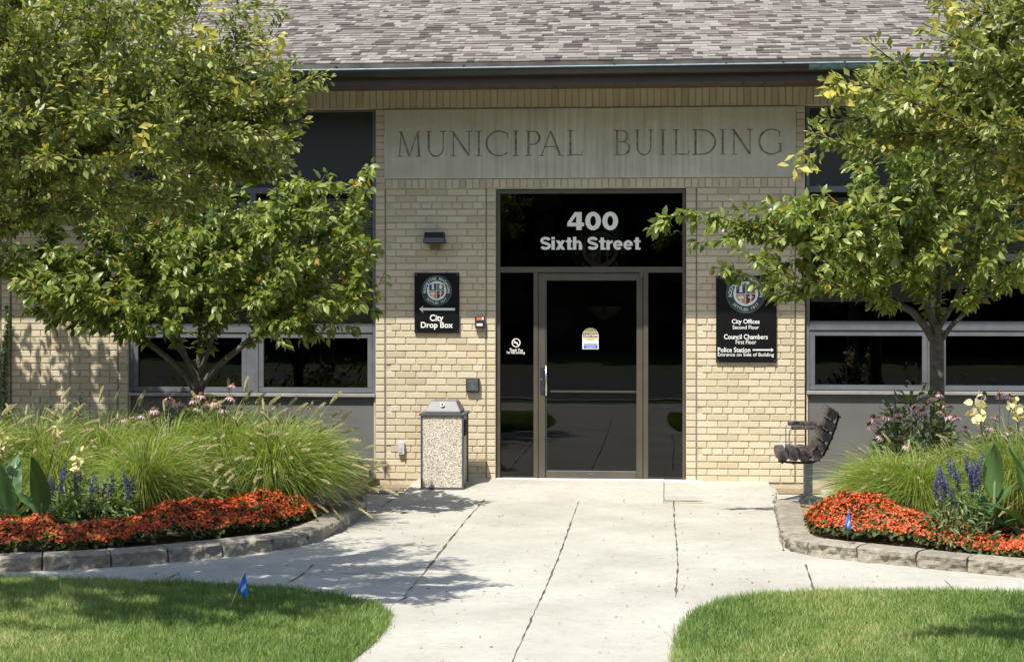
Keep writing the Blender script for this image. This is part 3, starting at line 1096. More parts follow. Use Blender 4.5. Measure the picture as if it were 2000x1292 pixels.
# rooms behind the glass
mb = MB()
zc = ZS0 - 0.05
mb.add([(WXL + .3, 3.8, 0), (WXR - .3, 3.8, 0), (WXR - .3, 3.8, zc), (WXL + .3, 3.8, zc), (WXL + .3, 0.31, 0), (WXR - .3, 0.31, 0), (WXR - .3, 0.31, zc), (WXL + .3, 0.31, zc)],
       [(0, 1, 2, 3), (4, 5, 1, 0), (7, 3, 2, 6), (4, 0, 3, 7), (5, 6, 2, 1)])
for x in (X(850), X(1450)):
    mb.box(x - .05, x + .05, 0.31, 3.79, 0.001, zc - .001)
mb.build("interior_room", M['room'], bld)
# rear and side walls so that the building is closed
mb = MB()
mb.box(WXL, WXR, 8.0, 8.2, -0.3, ZS1)
mb.box(WXL, WXL + 0.2, 0.31, 8.0, -0.3, ZS1)
mb.box(WXR - 0.2, WXR, 0.31, 8.0, -0.3, ZS1)
mb.box(WXL + .2, WXR - .2, 0.31, 7.99, ZS1 - 0.02, ZS1 + .04)
mb.build("rear_wall", M['mortar'], bld)


# ---- windows
def frame_rect(mb, x0, x1, z0, z1, w, y0, y1):
    mb.box(x0, x1, y0, y1, z0, z0 + w)
    mb.box(x0, x1, y0, y1, z1 - w, z1)
    mb.box(x0, x0 + w, y0, y1, z0 + w, z1 - w)
    mb.box(x1 - w, x1, y0, y1, z0 + w, z1 - w)


def pane(parent, x0, x1, z0, z1, y, mat):
    mb = MB()
    mb.add([(x0, y, z0), (x1, y, z0), (x1, y, z1), (x0, y, z1)], [(0, 1, 2, 3)])
    return mb.build("pane", mat, parent)


def blind(parent, x0, x1, z0, z1, y):
    mb = MB()
    k = int((z1 - z0) / 0.026)
    for i in range(k):
        z = z0 + i * 0.026
        mb.add([(x0, y - 0.011, z), (x1, y - 0.011, z), (x1, y + 0.004, z + 0.0225), (x0, y + 0.004, z + 0.0225)], [(0, 1, 2, 3)])
    mb.box(x0, x1, y - 0.012, y + 0.012, z0 - 0.02, z0 - 0.004)
    return mb.build("blind", M['blind'], parent)


def window(x0, x1, xm, lv, label, blinds, left):
    z_top, z_sp, z_r1, z_r2, z_r3, z_s, z_p = lv
    w = thing_part("window", bld, label)
    fw = 0.045
    f = MB()
    # outer frame and rails
    f.box(x0, x0 + 0.035, 0.045, 0.13, z_s, z_top)
    f.box(x1 - 0.035, x1, 0.045, 0.13, z_s, z_top)
    f.box(x0 + .035, x1 - .035, 0.05, 0.13, z_sp - 0.03, z_sp + 0.03)
    f.box(x0 + .035, x1 - .035, 0.05, 0.13, z_r1 - 0.035, z_r1 + 0.035)
    f.box(x0 + .035, x1 - .035, 0.04, 0.13, z_r2 - 0.045, z_r2 + 0.045)
    f.box(x0 + .035, x1 - .035, 0.05, 0.13, z_top - 0.02, z_top)
    f.box(xm - 0.06, xm + 0.06, 0.042, 0.13, z_s, z_r2 - 0.045)
    f.box(xm - 0.03, xm + 0.03, 0.055, 0.13, z_r2 + 0.045, z_sp - 0.03)
    f.build("frame", M['alu'], w, bevel=0.004)
    s = MB()
    for a, b in ((x0 + 0.038, xm - 0.063), (xm + 0.063, x1 - 0.038)):
        s = MB()
        frame_rect(s, a, b, z_s + 0.004, z_r2 - 0.048, 0.05, 0.052, 0.10)
        s.build("sash", M['alu'], w, bevel=0.005)
        pane(w, a + 0.045, b - 0.045, z_s + 0.05, z_r2 - 0.09, 0.085, M['glass'])
    for a, b in ((x0 + 0.036, xm - 0.031), (xm + 0.031, x1 - 0.036)):
        pane(w, a, b, z_r2 + 0.046, z_r1 - 0.036, 0.09, M['glass2'])
        pane(w, a, b, z_r1 + 0.036, z_sp - 0.031, 0.09, M['glass2'])
    for (a, b, c, d) in blinds:
        blind(w, a, b, c, d, 0.17)
    sp = MB()
    sp.box(x0 + .036, x1 - .036, 0.07, 0.12, z_sp + 0.031, z_top - 0.021)
    sp.build("spandrel_panel", M['spandrel'], w)
    si = MB()
    si.box(x0 + .002, x1 - .002, -0.012, 0.13, z_s - 0.035, z_s - 0.003)
    si.build("sill", M['sill'], w, bevel=0.004)
    pb = MB()
    zb = z_p
    pb.box(x0 + 0.02, x1 - 0.02, 0.04, 0.12, zb, z_s - 0.036)
    pb.build("base_panel", M['panel'], w)
    tr = MB()
    tr.box(x0 + .002, x0 + 0.018, 0.02, 0.12, zb, z_s - 0.037)
    tr.box(x1 - 0.018, x1 - .002, 0.02, 0.12, zb, z_s - 0.037)
    tr.box(x0 + .002, x1 - .002, -0.005, 0.125, ZB - .25, zb - 0.002)
    tr.build("base_trim", M['base'], w)
    # latch stays seen inside the lower panes
    for a, b in ((x0 + 0.1, xm - 0.12), (xm + 0.12, x1 - 0.1)):
        for t in (0.12, 0.86):
            xx = a + (b - a) * t
            la = MB()
            la.tube([(xx, 0.12, z_s + 0.06), (xx + 0.03 * (1 if t > .5 else -1), 0.13, z_s + 0.14)], 0.004, 6)
            la.build("latch", M['chrome'], w)
    return w


def thing_part(name, parent, label=None):
    o = bpy.data.objects.new(name, None)
    link(o, parent)
    if label:
        o["label"] = label
    return o


lvL = (ZS0 - 0.003, Zw(371, 680), Zw(503, 680), Zw(641, 680), 0, Zw(768, 680), Zw(939, 680))
xmL = X(491)
window(WL0, WL1, xmL, lvL, None,
       [(WL0 + .05, xmL - .04, lvL[3] + .07, lvL[1] - .05), (xmL + .04, WL1 - .05, lvL[3] + .07, lvL[1] - .05)], True)
lvR = (ZS0 - 0.003, Zw(368, 1700), Zw(503, 1700), Zw(636, 1700), 0, Zw(763, 1700), Zw(939, 1700))
xmR = X(1826)
window(WR0, WR1, xmR, lvR, None,
       [(WR0 + .05, xmR - .04, Zw(585, 1640), lvR[1] - .05), (xmR + .04, WR1 - .05, Zw(560, 1900), lvR[1] - .05)], False)

def heavy(mb, s_, u0, u1, v0, v1, y):
    """thick grotesque lettering from its own strokes, fitted to a rectangle"""
    x, parts = 0.0, []
    for ch in s_:
        def rect(a, b, c, d):
            parts.append(([(x + a, b), (x + c, b), (x + c, d), (x + a, d)], None))
        def st(pts, w):
            parts.append(([(x + p, q) for p, q in pts], w))
        if ch == '4':
            rect(.50, 0, .80, 1); rect(0, .205, .50, .41); rect(.80, .205, .93, .41)
            parts.append(([(x, .41), (x + .22, .41), (x + .50, .80), (x + .50, 1), (x + .42, 1)], None)); x += .98
        elif ch == '0':
            st(arc(.45, .5, .315, .40, 0, 360, 40), 'zero'); x += .95
        elif ch == 'S':
            st(arc(.40, .715, .285, .19, 12, 270, 20) + arc(.40, .29, .295, .19, 85, -165, 20), .215); x += .84
        elif ch == 'i':
            rect(0, 0, .25, .73); rect(0, .80, .25, 1); x += .32
        elif ch == 'x':
            parts.append(([(x, 0), (x + .27, 0), (x + .70, .73), (x + .43, .73)], None))
            parts.append(([(x + .43, 0), (x + .70, 0), (x + .27, .73), (x, .73)], None)); x += .74
        elif ch == 't':
            rect(.12, .0, .37, .95); rect(0, .57, .12, .73); rect(.37, .57, .49, .73); rect(.37, 0, .49, .15); x += .54
        elif ch == 'h':
            rect(0, 0, .25, 1); st([(.25, .50)] + arc(.36, .45, .19, .17, 120, 0, 10) + [(.55, .3)], .2); rect(.43, 0, .68, .42); x += .75
        elif ch == 'r':
            rect(0, 0, .25, .73); parts.append(([(x + .25, .40), (x + .33, .50), (x + .47, .52), (x + .47, .75), (x + .36, .72), (x + .25, .60)], None)); x += .49
        elif ch == 'e':
            st(arc(.345, .365, .245, .275, -2, 318, 26), .205); rect(.20, .30, .66, .43); x += .74
        elif ch == ' ':
            x += .28
    allx = [p[0] for q, w in parts for p in q]
    lo, hi = min(allx) - .0, max(allx)
    ax, bx = X(u0, y), X(u1, y)
    um = (u0 + u1) / 2
    z0, z1 = Zw(v1, um, y), Zw(v0, um, y)
    kx, kz = (bx - ax) / (hi - lo), z1 - z0
    for n_, (q, w) in enumerate(parts):
        yy = y - .00025 * (n_ % 5)
        pp_ = [(ax + (a - lo) * kx, z0 + b * kz) for a, b in q]
        if w is None:
            mb.add([(a, yy, b) for a, b in pp_], [tuple(range(len(pp_)))])
        elif w == 'zero':
            m_ = len(pp_) - 1
            cx_, cz_ = ax + (q[0][0] - .315 - lo) * kx, z0 + .5 * kz
            vs = []
            for i in range(m_):
                a = 2 * math.pi * i / m_
                vs += [(cx_ + .435 * kx * math.cos(a), yy, cz_ + .515 * kz * math.sin(a)), (cx_ + .155 * kx * math.cos(a), yy, cz_ + .28 * kz * math.sin(a))]
            mb.add(vs, [(2 * i, (2 * i + 2) % (2 * m_), (2 * i + 3) % (2 * m_), 2 * i + 1) for i in range(m_)])
        else:
            stroke(mb, pp_, w * kz, w * kz, yy)


# ---- entrance
YD = 0.05
zt = ZR0 - 0.004
zd0 = Zw(942)
fr = MB()


def fb(u0, u1, v1, v0, ya=YD, yb=YD + 0.10, m=fr):
    m.box(X(u0, ya), X(u1, ya), ya, yb, Zw(v1, 1150, ya), Zw(v0, 1150, ya))


x968, x1340 = xl4 + 0.003, xr1 - 0.003
fr.box(x968, X(976), YD - 0.01, YD + 0.10, zd0, zt)
fr.box(X(1333), x1340, YD - 0.01, YD + 0.10, zd0, zt)
fr.box(X(976), X(1333), YD - 0.005, YD + 0.10, Zw(377), zt)
fb(976, 1333, 532, 521, YD - 0.006)
fb(1042, 1050.5, 942, 532)
fb(1256.5, 1266, 942, 532)
fb(976, 1042, 944, 936)
fb(1266, 1333, 944, 936)
ent = thing_part("entrance_frame", bld)
fr.build("frame", M['bronze'], ent, bevel=0.003)
tp = thing_part("transom_window", bld)
pane(tp, X(976), X(1333), Zw(521), Zw(377), YD + 0.05, M['transomglass'])
mb = MB()
yt = YD + 0.046
heavy(mb, "400", 1108, 1203, 414, 449, yt)
mb.build("address_number", M['cream'], tp)
mb = MB()
heavy(mb, "Sixth", 1058, 1137, 462.5, 487.5, yt)
heavy(mb, "Street", 1150, 1251, 462.5, 487.5, yt)
mb.build("street_name", M['cream'], tp)
sl = thing_part("sidelight_window", bld)
pane(sl, X(976), X(1042), Zw(936), Zw(532), YD + 0.05, M['glass'])
mb = MB()
cx, cz = X(1008, yt), Zw(669, 1008, yt)
mb.disc_y(cx, cz, 0.044, yt, 32, 0, 0.036)
mb.add([(cx - .028, yt, cz + .022), (cx - .022, yt, cz + .028), (cx + .028, yt, cz - .022), (cx + .022, yt, cz - .028)], [(0, 3, 2, 1)])
mb.add([(cx - .026, yt + .0008, cz - .004), (cx + .018, yt + .0008, cz - .004), (cx + .018, yt + .0008, cz + .005), (cx - .026, yt + .0008, cz + .005)], [(0, 1, 2, 3)])
mb.build("no_smoking_symbol", M['cream'], sl)
mb = MB()
text_px(mb, "Thank You", 995, 1021, 680, 686.5, yt, 0.01)
text_px(mb, "For Not Smoking", 990, 1025, 685.5, 692, yt, 0.01)
mb.build("no_smoking_words", M['cream'], sl)
sl = thing_part("sidelight_window", bld)
pane(sl, X(1266), X(1333), Zw(936), Zw(532), YD + 0.05, M['glass'])

dr = thing_part("door", bld)
df = MB()
yd = YD + 0.012
fb(1051.5, 1065.5, 941, 533.5, yd, yd + 0.045, df)
fb(1243.5, 1255.5, 941, 533.5, yd, yd + 0.045, df)
fb(1065.5, 1243.5, 547.5, 533.5, yd, yd + 0.045, df)
fb(1065.5, 1243.5, 941, 921, yd, yd + 0.045, df)
df.build("door_leaf", M['bronze'], dr, bevel=0.004)
pane(dr, X(1065), X(1244), Zw(922), Zw(547), yd + 0.022, M['doorglass'])
mb = MB()
mb.box(X(1066), X(1244), yd + 0.004, yd + 0.018, Zw(922), Zw(920))
mb.box(X(1065), X(1066.3), yd + 0.006, yd + 0.016, Zw(920), Zw(548))
mb.build("glazing_bead", M['alu'], dr)
mb = MB()
hx = X(1066.5, -0.03)
mb.tube([(hx, -0.03, Zw(772)), (hx, -0.03, Zw(713))], 0.011, 10)
for v in (722, 763):
    mb.tube([(hx, -0.03, Zw(v)), (hx - .03, yd - .001, Zw(v))], 0.009, 8)
mb.build("handle", M['chrome'], dr, smooth=True)
mb = MB()
mb.box(X(1054.5), X(1062.5), yd - 0.012, yd - 0.001, Zw(769), Zw(719))
mb.disc_y(X(1057), Zw(741), 0.009, yd - 0.0135, 16, 1)
mb.build("lock_plate", [M['steelblack'], M['chrome']], dr)
mb = MB()
mb.box(X(1073), X(1243.4), yd + 0.055, yd + 0.075, Zw(767.5), Zw(763.5))
mb.build("push_bar", M['brass'], dr, bevel=0.003)
# move the bar in front of the pane as it shows bright through it
mb = MB()
mb.box(X(1148), X(1158), yd - 0.004, yd - 0.001, Zw(927.5), Zw(925))
mb.build("maker_plate", M['alu'], dr)
mb = MB()
mb.box(X(1249), X(1256), yd - 0.02, yd - 0.001, Zw(544), Zw(528))
mb.build("hinge", M['bronze'], dr, bevel=0.003)
mb = MB()
mb.box(X(1249), X(1256), yd - 0.02, yd - 0.001, Zw(942), Zw(932))
mb.build("hinge", M['bronze'], dr, bevel=0.003)
# caution sticker on the door glass
yk = yd + 0.018
sx0, sx1, sz0 = X(1137.5, yk), X(1169, yk), Zw(681.5, 1153, yk)
scx, sr = (sx0 + sx1) / 2, (sx1 - sx0) / 2
zarc = Zw(640, 1153, yk) - sr
mb = MB()
mb.add([(sx0, yk, sz0), (sx1, yk, sz0)] + [(scx + sr * math.cos(math.radians(a)), yk, zarc + sr * math.sin(math.radians(a))) for a in range(0, 181, 12)], [tuple(range(18))], 0)
r2 = sr * 0.93
mb.add([(scx - r2, yk - .001, Zw(664)), (scx + r2, yk - .001, Zw(664))] + [(scx + r2 * math.cos(math.radians(a)), yk - .001, zarc + r2 * math.sin(math.radians(a))) for a in range(0, 181, 12)], [tuple(range(18))], 1)
ub = 1139.5
mb.box(X(1139, yk), X(1167.5, yk), yk - .003, yk - .002, Zw(658.5), Zw(650.5), 2)
text_px(mb, "CAUTION", 1140, 1167, 651.8, 657.3, yk - .004, 0.02, 0)
text_px(mb, "AUTOMATIC", 1142, 1165, 644.5, 648.5, yk - .003, 0.0, 3)
text_px(mb, "DOOR", 1147, 1160, 660.3, 663.6, yk - .003, 0.0, 3)
mb.box(X(1140, yk), X(1167, yk), yk - .003, yk - .002, Zw(680), Zw(671.5), 4)
text_px(mb, "ACTIVATE SWITCH", 1141, 1166, 672.2, 675.3, yk - .004, 0.01, 0)
text_px(mb, "TO OPERATE", 1144.5, 1163, 676.2, 679.3, yk - .004, 0.01, 0)
mb.build("caution_sticker", [M['white'], M['yellow'], M['black'], plain("olive_print", (0.32, 0.28, 0.08), 0.6), M['blue']], dr)


# ==================================================================== EMBLEM AND SIGNS
def emblem(parent, cx, cz, R, y, bright=1.0):
    mb = MB()
    mb.disc_y(cx, cz, R, y, 56, 1)
    mb.disc_y(cx, cz, R * 0.965, y - .0008, 56, 0)
    mb.disc_y(cx, cz, R * 0.64, y - .0016, 48, 2)
    em = mb.build("emblem", [M['e_green'], M['alu'], M['white']], parent)

    def sh(k, y_, mi, m2, quad=None):
        w, t, b = 0.55 * k, 0.50 * k, -0.62 * k
        if quad is None:
            pts = [(-w, t - .06), (0, t + .05), (w, t - .06), (w, -0.18), (w * .8, -0.36 * k), (0, b), (-w * .8, -0.36 * k), (-w, -0.18)]
        elif quad == 0:
            pts = [(-w, 0.01), (-0.015, 0.01), (-0.015, t + .045), (-w, t - .06)]
        elif quad == 1:
            pts = [(0.015, 0.01), (w, 0.01), (w, t - .06), (0.015, t + .045)]
        elif quad == 2:
            pts = [(-w, -0.02), (-w, -0.18), (-w * .8, -0.36 * k), (-0.015, b + .01), (-0.015, -0.02)]
        else:
            pts = [(0.015, -0.02), (0.015, b + .01), (w * .8, -0.36 * k), (w, -0.18), (w, -0.02)]
        m2.add([(cx + a * R, y_, cz + b_ * R) for a, b_ in pts], [tuple(range(len(pts)))] if quad is not None else [tuple(reversed(range(len(pts))))], mi)
    s = MB()
    sh(1.0, y - .0024, 0, s)
    for q in range(4):
        sh(0.90, y - .0032, q + 1, s, q)
    yi = y - .004
    # white pictures: tower, leaf, tree, sprouting plant
    def poly(pts):
        s.add([(cx + a * R, yi, cz + b * R) for a, b in pts], [tuple(range(len(pts)))], 0)
    poly([(-.34, .08), (-.16, .08), (-.19, .30), (-.17, .42), (-.33, .42), (-.31, .30)])
    poly([(.25, .06), (.33, .16), (.36, .26), (.32, .36), (.26, .43), (.19, .36), (.16, .26), (.18, .16)])
    poly([(-.28, -.42), (-.22, -.40), (-.22, -.24), (-.28, -.24)])
    poly([(-.40, -.24), (-.30, -.26), (-.12, -.25), (-.09, -.18), (-.16, -.11), (-.30, -.10), (-.40, -.16)])
    poly([(.23, -.42), (.28, -.42), (.28, -.24), (.23, -.24)])
    poly([(.25, -.24), (.38, -.19), (.40, -.13), (.30, -.18), (.31, -.08), (.255, -.03), (.20, -.08), (.21, -.18), (.11, -.13), (.13, -.19)])
    s.build("shield", [M['white'], M['e_blue'], M['e_leaf'], M['e_gold'], M['e_red']], em)
    t = MB()
    ag = lambda i: math.radians(186 - 192 * i / 17)
    text_arc(t, "ROCHESTER", cx, cz, R * 0.80, R * 0.25, ag(0), ag(8), y - .002, 0.015)
    t.build("ring_lettering", M['white'], em)
    t = MB()
    text_arc(t, "MICHIGAN", cx, cz, R * 0.80, R * 0.25, ag(10), ag(17), y - .002, 0.015)
    t.build("ring_lettering", M['white'], em)
    t = MB()
    text_arc(t, "SETTLED 1817", cx, cz, R * 0.80, R * 0.20, math.radians(222), math.radians(318), y - .002, 0.015, flip=True)
    t.build("ring_lettering", M['white'], em)
    return em


def rect_px(mb, u0, u1, v0, v1, y, d, mi=0):
    um = (u0 + u1) / 2
    mb.box(X(u0, y), X(u1, y), y, y + d, Zw(v1, um, y), Zw(v0, um, y), mi)


def screws(parent, u0, u1, v0, v1, y):
    mb = MB()
    for u in (u0, u1):
        for v in (v0, v1):
            p = P(u, v, y)
            mb.tube([(p.x, y + .001, p.z), (p.x, y - .003, p.z)], 0.006, 10)
            mb.build("screw", M['chrome'], parent)
            mb = MB()


ys = -0.028
s1 = thing("wall_sign", "black drop box sign with round emblem and white arrow pointing left", "sign", P(853, 650, -0.01))
mb = MB()
rect_px(mb, 809.5, 897, 532.5, 650, ys, 0.022)
mb.build("board", M['signblack'], s1, bevel=0.002)
emblem(s1, P(853, 0, ys).x, Zw(567.5, 853, ys), X(882.5, ys) - X(853, ys), ys - .0015)
yt1 = ys - .003


def arrow(parent, ua, ub, v, hh, th, left, y):
    mb = MB()
    z = Zw(v, (ua + ub) / 2, y)
    k = (X(1001) - X(1000))
    hh, th = hh * k, th * k
    xa_, xb_ = X(ua, y), X(ub, y)
    if left:
        mb.add([(xa_, y, z), (xa_ + hh * 1.25, y, z - hh), (xa_ + hh * 0.9, y, z - th), (xb_, y, z - th), (xb_, y, z + th), (xa_ + hh * 0.9, y, z + th), (xa_ + hh * 1.25, y, z + hh)],
               [(0, 1, 2), (0, 2, 5), (0, 5, 6), (2, 3, 4, 5)])
    else:
        mb.add([(xb_, y, z), (xb_ - hh * 1.25, y, z + hh), (xb_ - hh * 0.9, y, z + th), (xa_, y, z + th), (xa_, y, z - th), (xb_ - hh * 0.9, y, z - th), (xb_ - hh * 1.25, y, z - hh)],
               [(0, 1, 2), (0, 2, 5), (0, 5, 6), (2, 3, 4, 5)])
    mb.build("arrow", M['white'], parent)


arrow(s1, 818.5, 888.5, 603.5, 7, 2.3, True, yt1)
mb = MB()
text_px(mb, "City", 839.5, 866, 614, 630.5, yt1, 0.018)
mb.build("lettering", M['white'], s1)
mb = MB()
text_px(mb, "Drop Box", 822, 884.5, 628.5, 643.5, yt1, 0.018)
mb.build("lettering", M['white'], s1)
screws(s1, 813, 893.5, 536, 646, ys)

s2 = thing("wall_sign", "tall black city offices and police station sign with larger round emblem at its top", "sign", P(1457, 707, -0.01))
mb = MB()
rect_px(mb, 1398.5, 1516.5, 538, 707.5, ys, 0.022)
mb.build("board", M['signblack'], s2, bevel=0.002)
emblem(s2, P(1456.5, 0, ys).x, Zw(573.5, 1456, ys), X(1494.5, ys) - X(1456.5, ys), ys - .0015)
mb = MB()
for s, a, b, v0, v1 in (("City Offices", 1429.5, 1483.5, 623, 634.5), ("Second Floor", 1431, 1482.5, 635, 642.5), ("Council Chambers", 1414, 1499.5, 652.5, 662),
                        ("First Floor", 1437, 1477, 663.5, 671.5), ("Police Station", 1402, 1465.5, 678, 687.5), ("Entrance on Side of Building", 1402, 1511.5, 688.5, 697.5)):
    mb = MB()
    text_px(mb, s, a, b, v0, v1, yt1, 0.012 if v1 - v0 > 9.2 else 0.004)
    mb.build("lettering", M['white'], s2)
arrow(s2, 1470, 1511, 683, 4.2, 1.3, False, yt1)
screws(s2, 1402, 1513, 541.5, 704, ys)

# wall lamp
wl = thing("wall_lamp", "black finned wall light mounted on brick above the drop box sign", "wall lamp", P(847, 465, 0))
mb = MB()
a, b = P(828, 474.5, -0.16), P(866.5, 453, -0.16)
mb.add([(a.x - .012, -0.17, a.z), (b.x + .012, -0.17, a.z), (b.x, -0.15, (a.z * .45 + b.z * .55)), (a.x, -0.15, (a.z * .45 + b.z * .55)),
        (a.x - .012, -0.005, a.z), (b.x + .012, -0.005, a.z), (b.x, -0.005, (a.z * .45 + b.z * .55)), (a.x, -0.005, (a.z * .45 + b.z * .55))],
       [(0, 1, 2, 3), (7, 6, 5, 4), (0, 4, 5, 1), (3, 2, 6, 7), (1, 5, 6, 2), (0, 3, 7, 4)])
mb.build("visor", M['lampgrey'], wl, bevel=0.008)
mb = MB()
zm = a.z * .45 + b.z * .55
mb.box(a.x + .006, b.x - .006, -0.13, -0.005, zm, b.z - .004)
for i in range(15):
    xx = a.x + (b.x - a.x) * (i + .5) / 15
    mb.box(xx - .0035, xx + .0035, -0.155, -0.01, zm, b.z)
mb.build("cooling_fin", M['steelblack'], wl)
mb = MB()
mb.box((a.x + b.x) / 2 - .05, (a.x + b.x) / 2 + .05, -0.02, -0.003, a.z - .06, a.z - .002)
mb.build("back_plate", plain("stained_plate", (0.22, 0.16, 0.08), 0.7), wl)

# key box and push plate, outlets
kb = thing("key_box", "small black wall box with orange label beside the door jamb", "key box", P(937, 642, 0))
mb = MB()
rect_px(mb, 927.5, 946, 617.5, 641, -0.06, 0.057)
mb.build("case", M['steelblack'], kb, bevel=0.006)
mb = MB()
rect_px(mb, 931, 941, 619.5, 625, -0.0615, 0.001)
mb.build("orange_label", M['orange'], kb)
mb = MB()
rect_px(mb, 941.6, 944.4, 619, 624.5, -0.0615, 0.001)
mb.build("white_tab", M['white'], kb)
mb = MB()
rect_px(mb, 931, 942.5, 631.5, 636, -0.0615, 0.001)
mb.build("white_label", M['white'], kb)
pp = thing("push_plate", "square steel door push plate on brick above the waste bin", "push plate", P(923, 764, 0))
mb = MB()
rect_px(mb, 910, 936, 738.5, 765, -0.045, 0.042)
mb.build("surround", M['steelblack'], pp, bevel=0.005)
mb = MB()
rect_px(mb, 912.5, 933.5, 743, 763, -0.052, 0.006)
mb.build("plate", plain("push_plate_steel", (0.30, 0.31, 0.29), 0.3, metal=0.9, var=0.15, scale=20), pp, bevel=0.003)
mb = MB()
rect_px(mb, 912, 934, 739.5, 742, -0.053, 0.008)
mb.build("bright_edge", M['chrome'], pp)
mb = MB()
yw = -0.0535
pz = P(922.5, 0, yw).x
zz = Zw(756, 922, yw)
mb.disc_y(pz, zz, 0.017, yw, 20, 0, 0.013)
mb.disc_y(pz - .004, zz + .036, 0.006, yw, 12)
mb.tube([(pz - .004, yw, zz + .028), (pz - .002, yw, zz + .010), (pz + .012, yw, zz + .008), (pz + .018, yw, zz - .010)], 0.003, 5)
mb.build("wheelchair_symbol", plain("worn_blue_print", (0.12, 0.18, 0.36), 0.5), pp)
for u0, u1, v0, v1, lab in ((777, 789.5, 863, 887, "pale grey outlet box low on brick left of the waste bin"), (1520, 1535, 864, 877, "small white outlet box low on brick behind the chair seat")):
    ob = thing("outlet_box", lab, "outlet", P((u0 + u1) / 2, v1, 0), "weatherproof outlets on the front wall")
    mb = MB()
    rect_px(mb, u0, u1, v0, v1, -0.045, 0.042)
    mb.build("cover", plain("outlet_grey", (0.48, 0.49, 0.50), 0.5, var=0.05), ob, bevel=0.006)
    mb = MB()
    mb.box(X(u0 + 3), X(u1 - 3), -0.051, -0.046, Zw(v1 - 2), Zw(v0 + (v1 - v0) * .5))
    mb.build("flap", plain("outlet_flap", (0.40, 0.41, 0.42), 0.5, var=0.05), ob, bevel=0.002)

# things inside, seen faintly through the door glass
sc_l = thing("wall_sconce", "half-bowl wall sconce seen dimly through the entrance door glass", "sconce", P(1180, 620, 3.7))
mb = MB()
c0 = P(1180, 598, 3.7)
n = 14
vs = []
for i in range(7):
    t = i / 6
    rr = 0.22 * math.cos(t * math.pi / 2 * 0.93)
    for k in range(n + 1):
        a = math.pi * k / n
        vs.append((c0.x - rr * math.cos(a), 3.79 - rr * 0.8 * math.sin(a), c0.z - 0.17 * t))
mb.add(vs, [(i * (n + 1) + k, i * (n + 1) + k + 1, (i + 1) * (n + 1) + k + 1, (i + 1) * (n + 1) + k) for i in range(6) for k in range(n)])
mb.build("bowl", plain("sconce_bowl", (0.30, 0.29, 0.26), 0.5), sc_l, smooth=True)
mb = MB()
for d in (-.02, 0.0, .02):
    mb.box(c0.x + d - .004, c0.x + d + .004, 3.79 - .205, 3.79 - .19, c0.z - .10, c0.z - .01)
mb.build("ornament", M['steelblack'], sc_l)
ie = thing("round_emblem", "large round city emblem hanging inside behind the transom glass", "emblem", P(1175, 510, 1.2))
mb = MB()
ec = P(1172, 487, 1.2)
mb.tube([(ec.x, 1.2, ec.z), (ec.x, 1.225, ec.z)], 0.31, 48)
bd = mb.build("backing_disc", M['e_green'], ie)
emblem(ie, ec.x, ec.z, 0.30, 1.197)

# ==================================================================== WASTE BIN
yb0, yb1 = -0.72, -0.30
bx0, bx1 = X(821.5, yb0), X(905.5, yb0)
zb0, zb1 = Zw(957, 860, yb0), Zw(812, 860, yb0)
wb = thing("waste_bin", "square pebble-faced litter bin with grey sloped ash-top lid against brick", "bin", ((bx0 + bx1) / 2, (yb0 + yb1) / 2, zb0))
mb = MB()
mb.box(bx0 + .015, bx1 - .015, yb0 + .006, yb1 - .006, zb0 + .03, zb1 - .003)
mb.build("panel", M['aggregate'], wb)
mb = MB()
for x in (bx0, bx1 - .018):
    for y in (yb0, yb1 - .018):
        mb.box(x, x + .018, y, y + .018, zb0 + .03, zb1 - .002)
mb.box(bx0 - .002, bx1 + .002, yb0 - .002, yb1 + .002, zb0, zb0 + .03)
mb.build("corner_frame", M['rim'], wb, bevel=0.003)
mb = MB()
mb.box(bx0 - .012, bx1 + .012, yb0 - .012, yb1 + .012, zb1, zb1 + .024)
mb.build("rim", M['rim'], wb, bevel=0.004)
mb = MB()
zt0, zt1 = zb1 + .025, Zw(783, 865, yb0 + .08)
i0, i1 = .035, .085
mb.add([(bx0 + i0, yb0 + i0, zt0), (bx1 - i0, yb0 + i0, zt0), (bx1 - i0, yb1 - i0, zt0), (bx0 + i0, yb1 - i0, zt0),
        (bx0 + i0, yb0 + i0, zt0 + .02), (bx1 - i0, yb0 + i0, zt0 + .02), (bx1 - i0, yb1 - i0, zt0 + .02), (bx0 + i0, yb1 - i0, zt0 + .02),
        (bx0 + i1, yb0 + i1 + .02, zt1), (bx1 - i1, yb0 + i1 + .02, zt1), (bx1 - i1, yb1 - i1, zt1), (bx0 + i1, yb1 - i1, zt1)],
       [(0, 3, 2, 1), (0, 1, 5, 4), (1, 2, 6, 5), (2, 3, 7, 6), (3, 0, 4, 7), (4, 5, 9, 8), (5, 6, 10, 9), (6, 7, 11, 10), (7, 4, 8, 11), (8, 9, 10, 11)])
lid = mb.build("lid", M['lid'], wb, bevel=0.006)
mb = MB()
lc = Vector(((bx0 + bx1) / 2 - .005, yb0 + i0 + .03, zt0 + .075))
nv = Vector((0, -0.78, 0.45)).normalized()
for k_, (r0, mi) in enumerate(((0.021, 0), (0.013, 1))):
    mb.tube([lc + nv * (.0), lc + nv * (.014 + .002 * k_)], r0, 20, mi)
mb.build("ash_hole", [M['white'], M['black']], lid)
mb = MB()
mb.box(bx1 - .0149, bx1 + .003, yb0 + .12, yb1 - .10, zb1 - .20, zb1 - .05)
mb.build("side_opening", M['black'], wb, bevel=0.01)

# ==================================================================== PEDESTAL CHAIR
yc0, yc1 = -1.62, -1.05
kk = (X(1001, yc0) - X(1000, yc0))


def CP(a, b):
    """side profile taken in chair coordinates (metres from the post foot)"""
    p = P(1490 + a / 6.15, 780 + b / 6.15, yc0)
    return p.x, p.z


